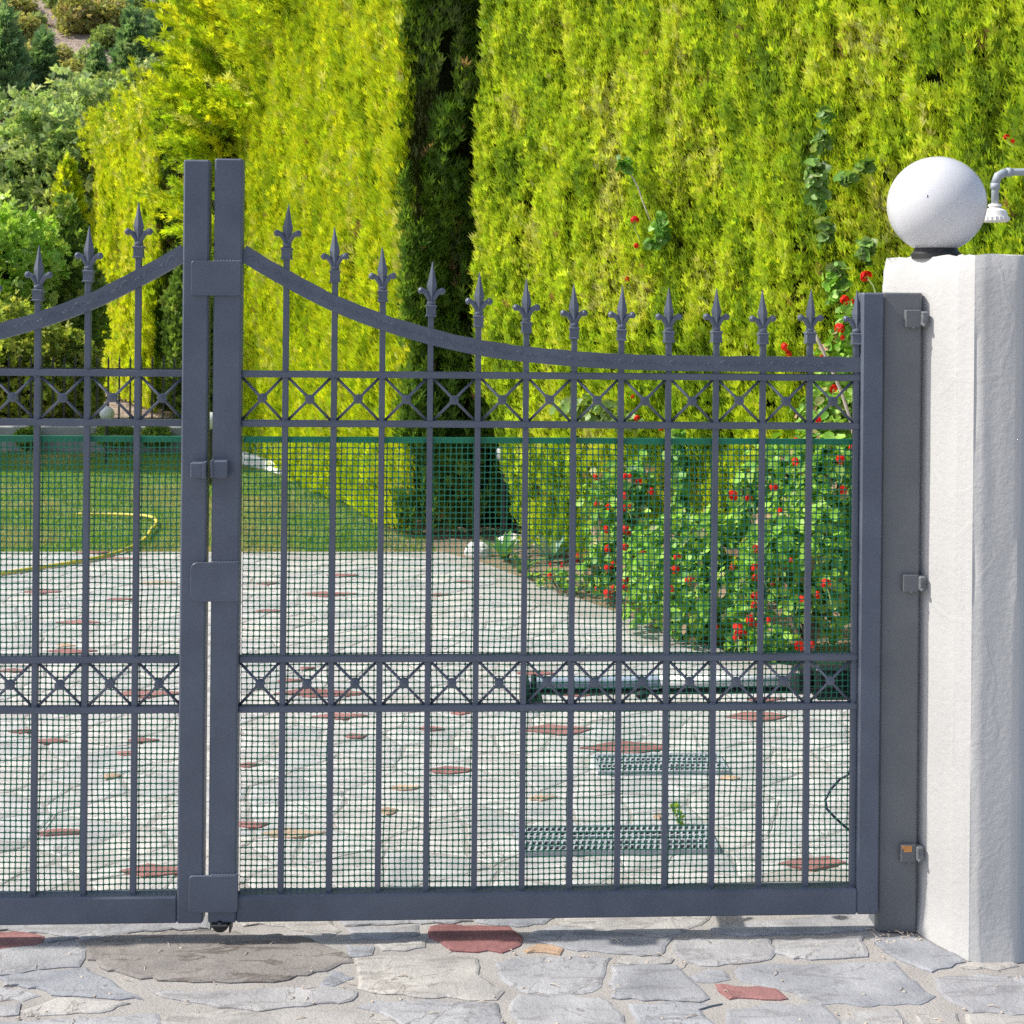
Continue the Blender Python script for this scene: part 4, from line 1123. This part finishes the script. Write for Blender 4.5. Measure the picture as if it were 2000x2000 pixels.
# low shrubs on the brown slope
SH = {'olive': OLIVE, 'pale': [(.46, .48, .16), (.56, .56, .22), (.38, .42, .15), (.50, .42, .24)], 'mid': [(.22, .33, .10), (.31, .43, .14), (.40, .49, .19)]}
protos = {}
def hill_shrub(px, py, wpx, kind):
    x, y, z = on_hill(px, py); w_ = wpx*(y+CD)/FPX
    if kind not in protos:
        cols = SH[kind]
        protos[kind] = make_tree('hill_shrub', 'x', 'shrub', (x, y, z+.38), (.5, .5, .42), 1500, .12, cols, [1]*len(cols), 300+len(protos), any_dir, rough=.45, gz=z, group='%s shrubs on the hillside' % {'olive': 'grey green', 'pale': 'pale yellow', 'mid': 'green'}[kind])
        o = protos[kind]
    else: o = copy_tree(protos[kind]); o.location = (x, y, z)
    o.scale = (w_, w_, w_*random.uniform(.8, 1.15)); o.rotation_euler.z = random.random()*6
    o['label'] = {'olive': 'grey green low shrub dotted on the brown hillside', 'pale': 'pale yellow green bush on the brown hillside', 'mid': 'mid green bush on the brown hillside'}[kind]
for px, py, w_, kd in [(30, 40, 70, 'pale'), (45, 85, 70, 'pale'), (150, 70, 80, 'pale'), (15, 110, 50, 'olive'), (60, 150, 60, 'pale'), (120, 130, 50, 'pale'),
                      (190, 30, 50, 'mid'), (215, 60, 70, 'pale'), (210, 100, 60, 'mid'), (140, 170, 70, 'pale'), (175, 140, 50, 'olive'), (235, 25, 50, 'mid'), (270, 40, 60, 'olive'),
                      (300, 70, 60, 'mid'), (370, 50, 80, 'olive'), (390, 100, 60, 'mid'), (420, 30, 60, 'pale'), (360, 120, 70, 'olive'), (290, 150, 70, 'mid'), (45, 205, 70, 'olive'),
                      (150, 210, 70, 'olive'), (230, 215, 90, 'mid'), (110, 15, 50, 'olive'), (75, 60, 30, 'olive'), (330, 10, 60, 'mid'), (400, 5, 60, 'olive'), (530, 10, 80, 'olive'), (560, 40, 80, 'mid'), (300, 190, 80, 'olive'), (20, 215, 60, 'mid')]:
    hill_shrub(px, py, w_, kd)

# ------------------------------------------------------------------ garden: wall, railing, kerb, lamps, hose
wy = 10.32
mb = MB(); mb.box(-14, -2.15, wy, wy+.22, -.05, .235, .01)
bw = mb.build('garden_wall', M['wallgrey']); tag(bw, 'low grey rendered wall along the far side of the lawn', 'wall')
rail = empty('iron_railing', (-3.2, wy+.11, .235))
mb = MB(); mb.box(-3.6, 1.05, -.012, .012, .56, .585, 0); mb.box(-3.6, 1.05, -.012, .012, .05, .075, 0); mb.build('top_and_bottom_rails', M['iron'], rail)
pk = MB(); pk.box(-.008, .008, -.008, .008, 0, .66, 0); pk.lathe([(.014, .66), (.001, .71)], 4, square=True)
x = -3.5; first = None
while x < 1.02:
    if first is None: first = pk.build('picket', M['iron'], rail); first.location.x = x
    else: o = link('picket', first.data, None, rail); o.location.x = x
    x += .11
tag(rail, 'black iron railing standing on the low grey wall', 'railing')
# white kerb stones at the foot of the far hedge
k0, k1 = Vector(G(468, 900)), Vector(G(668, 952)); n = 6
for i in range(n):
    a = k0.lerp(k1, i/n); d = (k1-k0)/n
    mb = MB(); L = d.length*.97; mb.box(0, L, -.06, .06, -.02, .075+.02*random.random(), .012)
    o = mb.build('kerb_stone', M['kerb']); o.location = (a.x, a.y, 0); o.rotation_euler.z = math.atan2(d.y, d.x)+random.uniform(-.02, .02)
    tag(o, 'white kerb stone in the row between lawn and golden hedge', 'kerb stone', 'white kerb stones along the golden hedge')

def garden_lamp(px, py, d, bx, by, label, tall=True):
    base = G(bx, by); Y = base[1]; gcn = W(px, py, Y); r = d/2*(Y+CD)/FPX
    root = empty('garden_lamp', (gcn[0], Y, 0)); h = gcn[2]
    mb = MB(); mb.ball((0, 0, h), r, 20, 14); mb.build('globe', M['globe'], root, smooth=True)
    mb = MB(); mb.tube([(0, 0, -.05), (0, 0, h-r*.9)], .016, 8); mb.tube([(0, 0, h-r*1.35), (0, 0, h-r*.82)], .03, 10); mb.build('stake', M['iron'], root)
    tag(root, label, 'garden lamp', 'garden globe lamps')
garden_lamp(209, 808, 28, 213, 904, 'white garden globe lamp on black stake at the left of the lawn')
garden_lamp(411, 822, 34, 408, 945, 'white garden globe lamp seen in the slit between the gate leaves')
garden_lamp(568, 843, 27, 575, 932, 'white garden globe lamp before the golden hedge and white kerb')
garden_lamp(986, 886, 37, 1000, 1052, 'white garden globe lamp at the corner of the dark hedge end')

hp = [(150, 1003), (210, 1004), (262, 1006), (292, 1009), (305, 1016), (303, 1025), (294, 1036), (285, 1050), (268, 1062), (245, 1073), (200, 1087), (150, 1097), (80, 1108), (0, 1120), (-90, 1130)]
pts = [Vector(G(*q, .016)) for q in hp]
cr = []
for i in range(len(pts)-1):
    p0, p1, p2, p3 = pts[max(i-1, 0)], pts[i], pts[i+1], pts[min(i+2, len(pts)-1)]
    for t in (0, .25, .5, .75):
        cr.append(.5*((2*p1)+(p2-p0)*t+(2*p0-5*p1+4*p2-p3)*t*t+(-p0+3*p1-3*p2+p3)*t**3))
mb = MB(); mb.tube(cr, .0115, 8)
tag(mb.build('garden_hose', M['hose'], smooth=True), 'yellow garden hose looping from the lawn onto the paving', 'hose')

# grass blades
N = 52000
x = rng.uniform(-5.2, .1, N); y = 4.95 + (rng.random(N)**1.25)*5.3
kx = np.interp(y, [4.96, 5.5, 7.9, 10.3], [-.12, -.17, -.92, -2.1]); keep = x < kx-.02
x, y = x[keep], y[keep]; N = len(x)
dry = fbm(x*1.3, y*1.3, 77, 3) + .20*np.clip((6.3-y)/1.4, 0, 1)*np.clip((x+3)/2.5, 0, 1)
h = .018+.022*rng.random(N); a = rng.random(N)*6.28; w_ = .0045
P = np.stack([x, y, np.full(N, -.017)], 1); s = np.stack([np.cos(a), np.sin(a), 0*a], 1)*w_
tip = P + np.stack([rng.normal(0, .012, N), rng.normal(0, .012, N), h], 1)
V = np.stack([P-s, P+s, tip], 1).reshape(-1, 3)
me = raw_mesh('grass', V, None, np.arange(N*3).reshape(-1, 3))
g_ = np.array([(.19, .33, .05)]); d_ = np.array([(.44, .38, .20)])
mixf = np.clip((dry-.52)*6, 0, 1)[:, None]*.85
colr = (g_*(1-mixf)+d_*mixf)*(1+rng.uniform(-.3, .3, (N, 1)))
ca = me.color_attributes.new('Col', 'FLOAT_COLOR', 'POINT'); c4 = np.ones((N, 3, 4), np.float32); c4[:, :, :3] = colr[:, None]; ca.data.foreach_set('color', c4.ravel())
go = link('grass', me, M['leaf']); tag(go, 'short mown lawn grass with dry straw patches', 'grass', kind='stuff')

# ------------------------------------------------------------------ flower bed: rocks, geraniums, strap leaves, canes
for k, (px, py, w_, hh, lb) in enumerate([(935, 1082, 60, 34, 'white rock at the far corner of the flower bed'), (1000, 1066, 70, 30, 'long white rock beside the bluish strap leaves'),
        (1135, 1075, 62, 40, 'white rock behind the red flowers at the hedge foot'), (1185, 1115, 40, 44, 'upright white rock left of the dense geraniums'), (1060, 1062, 60, 26, 'flat white rock under the garden hedge, middle of the bed')]):
    c = G(px, py); sc_ = (c[1]+CD)/FPX; bm = bmesh.new(); bmesh.ops.create_icosphere(bm, subdivisions=2, radius=1)
    for vtx in bm.verts:
        q = vtx.co; m_ = 1+.35*(float(fbm(q.x*1.7+k*5, q.y*1.7+q.z, k, 2))-.5); q *= m_
        vtx.co = (q.x*w_*sc_/2, q.y*w_*sc_*.3, max(-.3, q.z)*hh*sc_*.8)
    me = bpy.data.meshes.new('rock'); bm.to_mesh(me); bm.free()
    o = link('garden_rock', me, M['rock']); o.location = (c[0], c[1], .0); tag(o, lb, 'rock')

GER = [(.15, .35, .035), (.23, .46, .05), (.34, .56, .08), (.10, .24, .03), (.40, .40, .14), (.40, .26, .16)]
def petal_mesh(seed):
    r = np.random.default_rng(seed); n = 26; u = unit(r.normal(size=(n, 3)) + np.array([0, -.3, .5])[None]); P = u*.6
    V = []; F = []; 
    for k in range(n):
        s = unit(np.cross(u[k], r.normal(size=3))); t = np.cross(u[k], s); b = len(V); sz = .30+.16*r.random()
        V += [P[k]-s*sz, P[k]-t*sz*.9+u[k]*.08, P[k]+s*sz, P[k]+t*sz*.9+u[k]*.08]; F.append((b, b+1, b+2, b+3))
    me = raw_mesh('flower_head', np.array(V), np.array(F))
    ca = me.color_attributes.new('Col', 'FLOAT_COLOR', 'POINT'); c4 = np.ones((n, 4, 4), np.float32)
    cc = np.array([(.72, .018, .012), (.80, .035, .015), (.60, .010, .012), (.82, .07, .02)])[r.integers(0, 4, n)]; c4[:, :, :3] = cc[:, None]
    ca.data.foreach_set('color', c4.ravel()); me.materials.append(M['petal']); return me
PET = [petal_mesh(k) for k in range(3)]
def geranium(label, blobs, base, flowers, n, seed, stems=True, leaf=.042, cols=GER, wts=(.22, .30, .22, .14, .07, .05)):
    """blobs: (px, py, rx_px, rz_px, Y) patches of leaves; flowers: (px, py, d_px, Y)"""
    root = empty('geranium', base); o = np.array(base)
    tot = sum(b[2]*b[3] for b in blobs); parts = []
    for k, (px, py, rx, rz, Y) in enumerate(blobs):
        c = np.array(W(px, py, Y)); sc_ = (Y+CD)/FPX; m_ = int(n*rx*rz/tot)
        parts.append(crown_shell(c-o, (rx*sc_, min(rx*sc_, .22), rz*sc_), m_, leaf, cols, wts, seed+k, lambda u, n_: np.array([0, -.2, .4])[None]+rng.normal(0, .6, (n_, 3)), rough=.5, inner=.75))
    P, D, N_, s, c = cat(parts); N_ = N_*.8 + np.array([-.40, -.45, .7])[None]
    ok = P[:, 2]+o[2] > .012
    leaves('leaves', P[ok], D[ok], N_[ok], s[ok], c[ok], ROUND, M['glossleaf'], root)
    mb = MB()
    for px, py, rx, rz, Y in blobs:
        c = np.array(W(px, py, Y))-o
        for j in range(3 if py > 900 else 0):
            e = c + np.array([random.uniform(-.6, .6)*rx*(Y+CD)/FPX, 0, random.uniform(-.2, .7)*rz*(Y+CD)/FPX])
            mid = (e*.5)+np.array([random.uniform(-.05, .05), random.uniform(-.03, .05), .02])
            mb.tube([(0, 0, -.02), tuple(mid), tuple(e)], [.007, .005, .003], 6)
    if mb.v: mb.build('stems', M['bark'], root)
    for i, (px, py, d, Y) in enumerate(flowers):
        c = np.array(W(px, py, Y))-o; fo = link('flower_head', PET[i % 3], None, root); r = d/2*(Y+CD)/FPX*1.4
        fo.location = c; fo.scale = (r, r*.8, r); fo.rotation_euler = (random.random()*.6, random.random()*.6, random.random()*6)
        if i % 2 == 0:
            mb = MB(); mb.tube([(0, 0, 0), (random.uniform(-.5, .5), .4, -1.6), (random.uniform(-.8, .8), 1.2, -3.2)], .09, 5); mb.build('stalk', M['glossstalk'], fo)
    tag(root, label, 'geranium'); return root
M['glossstalk'] = simple('green_stalk', (.16, .22, .06), .6, 0, .2, 30)
geranium('sprawling geranium full of red flower heads left of the ivy column', [(1190, 1010, 55, 90, 3.75), (1225, 1090, 60, 70, 3.55), (1170, 1100, 40, 50, 3.6), (1240, 960, 40, 70, 3.8)], G(1200, 1180),
         [(1163,932,14,3.5),(1221,931,13,3.5),(1231,931,12,3.5),(1248,942,14,3.5),(1272,960,16,3.5),(1220,968,14,3.4),(1166,985,12,3.4),(1188,990,13,3.4),(1219,992,14,3.4),(1231,990,11,3.4),(1184,1034,16,3.35),(1222,1034,18,3.3),(1228,1043,12,3.3),(1221,1070,16,3.25),(1187,1072,16,3.25),(1254,1080,18,3.25),(1264,1088,14,3.2),(1231,1090,13,3.2),(1187,1110,16,3.15),(1198,1102,12,3.15),(1220,1122,20,3.1),(1229,1128,16,3.1),(1220,1136,16,3.1),(1267,1122,12,3.1),(1186,1160,18,3.05),(1198,1150,14,3.05),(1221,1150,14,3.05),(1309,1150,12,2.9),(1165,1150,9,3.1)], 1500, 401)
geranium('dense round leaved geranium mound before the ivy, flowering lightly', [(1300, 1130, 90, 110, 3.0), (1360, 1180, 80, 80, 2.8), (1330, 1060, 60, 60, 3.2), (1390, 1100, 50, 90, 2.95)], G(1345, 1252),
         [(1323,1088,15,2.7),(1319,1112,18,2.65),(1345,1134,18,2.6),(1352,1131,12,2.6),(1430,1108,13,2.6),(1310,1150,14,2.6),(1398,1225,10,2.5)], 2700, 411)
geranium('tall geranium with red flowers rising against the hinge stile', [(1600, 960, 75, 120, 2.75), (1560, 1080, 90, 110, 2.6), (1620, 1130, 60, 110, 2.55), (1520, 960, 50, 100, 2.9), (1610, 850, 60, 80, 2.9), (1460, 1000, 40, 90, 2.95), (1655, 900, 40, 110, 2.8)], G(1580, 1285),
         [(1512,952,18,2.5),(1523,1000,16,2.5),(1553,902,18,2.5),(1556,862,16,2.6),(1642,898,20,2.4),(1646,957,18,2.4),(1613,1140,20,2.3),(1597,1162,14,2.3),(1566,1170,14,2.3),(1545,1094,10,2.3),(1508,1140,9,2.3),(1561,1262,20,2.2),(1584,1260,16,2.2),(1663,874,13,2.4),(1565,925,8,2.4)], 5600, 421)
geranium('low geranium with heavy red clusters near the pots of the bed edge', [(1460, 1220, 45, 50, 2.62), (1500, 1260, 45, 35, 2.5), (1470, 1150, 30, 60, 2.7)], G(1470, 1282),
         [(1466,1212,22,2.4),(1474,1220,16,2.4),(1440,1228,24,2.4),(1452,1238,16,2.4),(1438,1246,16,2.4),(1476,1072,16,2.5),(1476,1110,18,2.5),(1475,1128,14,2.5),(1475,1165,18,2.45),(1472,1182,16,2.45),(1500,1212,14,2.4),(1431,968,22,2.6),(1462,974,16,2.6)], 1400, 431)
geranium('climbing geranium with scarlet heads between hedge and pillar', [(1655, 640, 30, 60, 3.0), (1620, 720, 36, 50, 2.95), (1645, 800, 40, 50, 2.9), (1635, 560, 22, 40, 3.1)], G(1640, 1275),
         [(1692,540,24,2.75),(1650,586,20,2.75),(1664,590,12,2.75),(1640,642,22,2.7),(1533,678,18,2.75),(1540,692,14,2.75),(1628,760,18,2.6),(1598,820,14,2.6),(1605,696,8,2.7),(1645,660,12,2.7)], 700, 441)
geranium('single red flowers of a climber threaded through the middle of the hedge', [(1150, 800, 60, 22, 4.2), (1220, 820, 30, 20, 4.1)], G(1205, 1165),
         [(1240,430,17,4.05),(1243,480,11,4.05),(1225,545,10,4.1),(1236,775,8,4.0),(1244,817,12,4.0),(1291,837,11,3.95)], 160, 451, leaf=.05, cols=[(.18,.30,.07),(.26,.38,.12),(.12,.2,.04)], wts=(.4,.3,.3))
geranium('ivy sprigs hanging down the hedge left of the globe lamp', [(1592, 340, 22, 34, 3.16), (1605, 280, 16, 30, 3.16), (1612, 230, 12, 14, 3.16), (1600, 390, 14, 22, 3.16), (1688, 325, 14, 18, 2.98), (1655, 350, 16, 14, 3.05), (1610, 455, 14, 30, 3.14), (1695, 490, 18, 22, 2.96), (1635, 530, 14, 18, 3.08)], G(1660, 1262),
         [(1966, 268, 12, 2.42), (1978, 276, 10, 2.42)], 300, 461, leaf=.055, cols=[(.15, .30, .06), (.22, .38, .09), (.30, .42, .14), (.10, .2, .04)], wts=(.3, .3, .2, .2))
geranium('dark ivy column climbing the hedge through the mesh', [(1325, 900, 20, 60, 3.6), (1330, 1000, 18, 60, 3.5), (1290, 450, 16, 34, 4.0), (1268, 475, 8, 14, 4.0), (1215, 320, 16, 14, 4.1)], G(1335, 1215), [], 420, 471, leaf=.05, cols=[(.12, .28, .04), (.18, .38, .06), (.28, .48, .10)], wts=(.4, .35, .25))

def cane(label, path, Y, r):
    pts = [W(px, py, Y) for px, py in path]; b = G(path[-1][0], path[-1][1]) if False else pts[-1]
    root_pt = Vector(b); mb = MB(); mb.tube([tuple(Vector(p)-root_pt) for p in pts], r, 6)
    o = mb.build('bare_cane', M['cane'], smooth=True); o.location = root_pt; tag(o, label, 'cane')
yb = G(1160, 1100)[1]
cane('pale leaning cane at the left of the red flowers', [(1184, 888), (1178, 930), (1172, 985), (1165, 1030), (1158, 1075), (1155, 1100)], yb, .009)
yb = G(1735, 1275)[1]
cane('grey bare cane crossing behind the last finials', [(1588, 645), (1598, 665), (1610, 690), (1628, 730), (1645, 770), (1658, 810), (1668, 850), (1690, 1000), (1720, 1270)], yb, .0075)
yb = G(1290, 1205)[1]
cane('thin curved brown shoot hanging from the hedge', [(1215, 325), (1232, 340), (1246, 365), (1256, 395), (1268, 425), (1278, 450), (1283, 470)], 4.12, .0045)

def strap(px, py, n, L, col, label, seed):
    base = G(px, py); root = empty('strap_leaf_plant', base); random.seed(seed)
    for k in range(n):
        a = random.random()*6.28; t_ = random.uniform(.35, .9); Lk = L*random.uniform(.6, 1.1); w_ = .016+.012*random.random(); v = []; f = []
        for j in range(6):
            s = j/5; r = Lk*s*math.sin(t_)*(1+.2*s); z = Lk*s*math.cos(t_) - .35*Lk*s*s*t_; ww = w_*(1-s**2.2)+.001
            cx, cy = math.cos(a)*r, math.sin(a)*r; v += [(cx-math.sin(a)*ww, cy+math.cos(a)*ww, z+.004), (cx, cy, z), (cx+math.sin(a)*ww, cy-math.cos(a)*ww, z+.004)]
        for j in range(5):
            for q in (0, 1): b = j*3+q; f.append((b, b+1, b+4, b+3))
        o = mesh('leaf', v, f, M['glossleaf'], root, smooth=True)
        ca = o.data.color_attributes.new('Col', 'FLOAT_COLOR', 'POINT'); cc = [c*random.uniform(.8, 1.2) for c in col]+[1]
        for d in ca.data: d.color = cc
    tag(root, label, 'plant')
strap(1075, 1095, 11, .30, (.30, .42, .33), 'bluish strap leaved plant among the white rocks', 1)
strap(985, 1092, 12, .24, (.14, .27, .06), 'green strap leaved clump at the corner of the bed', 2)
strap(1020, 1120, 10, .20, (.18, .28, .08), 'green strap leaved clump at the bed edge in front', 3)
strap(1165, 1150, 9, .22, (.20, .30, .12), 'upright strap leaves below the upright white rock', 4)
geranium('small creeping geranium at the left corner of the bed', [(1080, 1135, 45, 22, 3.95), (1130, 1150, 40, 20, 3.8)], G(1100, 1165), [(1098,1104,12,3.75),(1075,1104,9,3.8),(1074,1126,13,3.7),(1128,1085,12,3.7),(1123,1094,11,3.7)], 170, 481, leaf=.035)

# weed in the paving joint
wb = G(1326, 1621); weed = empty('weed', wb)
P = []; D = []
for k, (px, py) in enumerate([(1312, 1574), (1320, 1570), (1325, 1576), (1316, 1584), (1322, 1592), (1328, 1600), (1334, 1595), (1330, 1608), (1324, 1604), (1333, 1612), (1318, 1578), (1326, 1586), (1330, 1590)]):
    P.append(np.array(W(px, py, wb[1]+random.uniform(-.01, .01)))-np.array(wb)); D.append((random.uniform(-1, 1), random.uniform(-.5, .5), .8))
n = len(P)
leaves('leaves', np.array(P), np.array(D), np.array([(random.uniform(-.4, .4), -1, .4) for _ in range(n)]), np.full(n, .016), palette(n, [(.32, .48, .05), (.24, .40, .04)], [.6, .4]), ROUND, M['glossleaf'], weed)
mb = MB(); mb.tube([(0, 0, -.01), tuple(P[8]), tuple(P[4]), tuple(P[0])], .0015, 5); mb.tube([(0, 0, -.01), tuple(P[9]), tuple(P[6])], .0013, 5); mb.build('stem', M['glossstalk'], weed)
tag(weed, 'small bright green weed sprouting from the paving above the near grate', 'weed')

# dry leaves, twigs and grit that gathered in the joints and at the foot of the post
mb = MB()
for k in range(150):
    if k < 45: px, py = 1700+random.random()*110, 1812+random.random()*34
    else: px, py = random.uniform(0, 2000), random.uniform(1838, 2010)
    x, y, _ = G(px, py); r = random.uniform(.0015, .0038); z = .0035
    if random.random() < .7: mb.ball((x, y, z), r, 5, 4, (1.3, 1, .7))
    else:
        a = random.random()*3; L = random.uniform(.008, .03); mb.tube([(x, y, z), (x+L*.5*math.cos(a), y+L*.5*math.sin(a), z+.004), (x+L*math.cos(a), y+L*math.sin(a), z)], .0011, 4)
db = mb.build('grit', M['cane']); tag(db, 'dry twigs and grit lying in the joints before the gate', 'grit', kind='stuff')
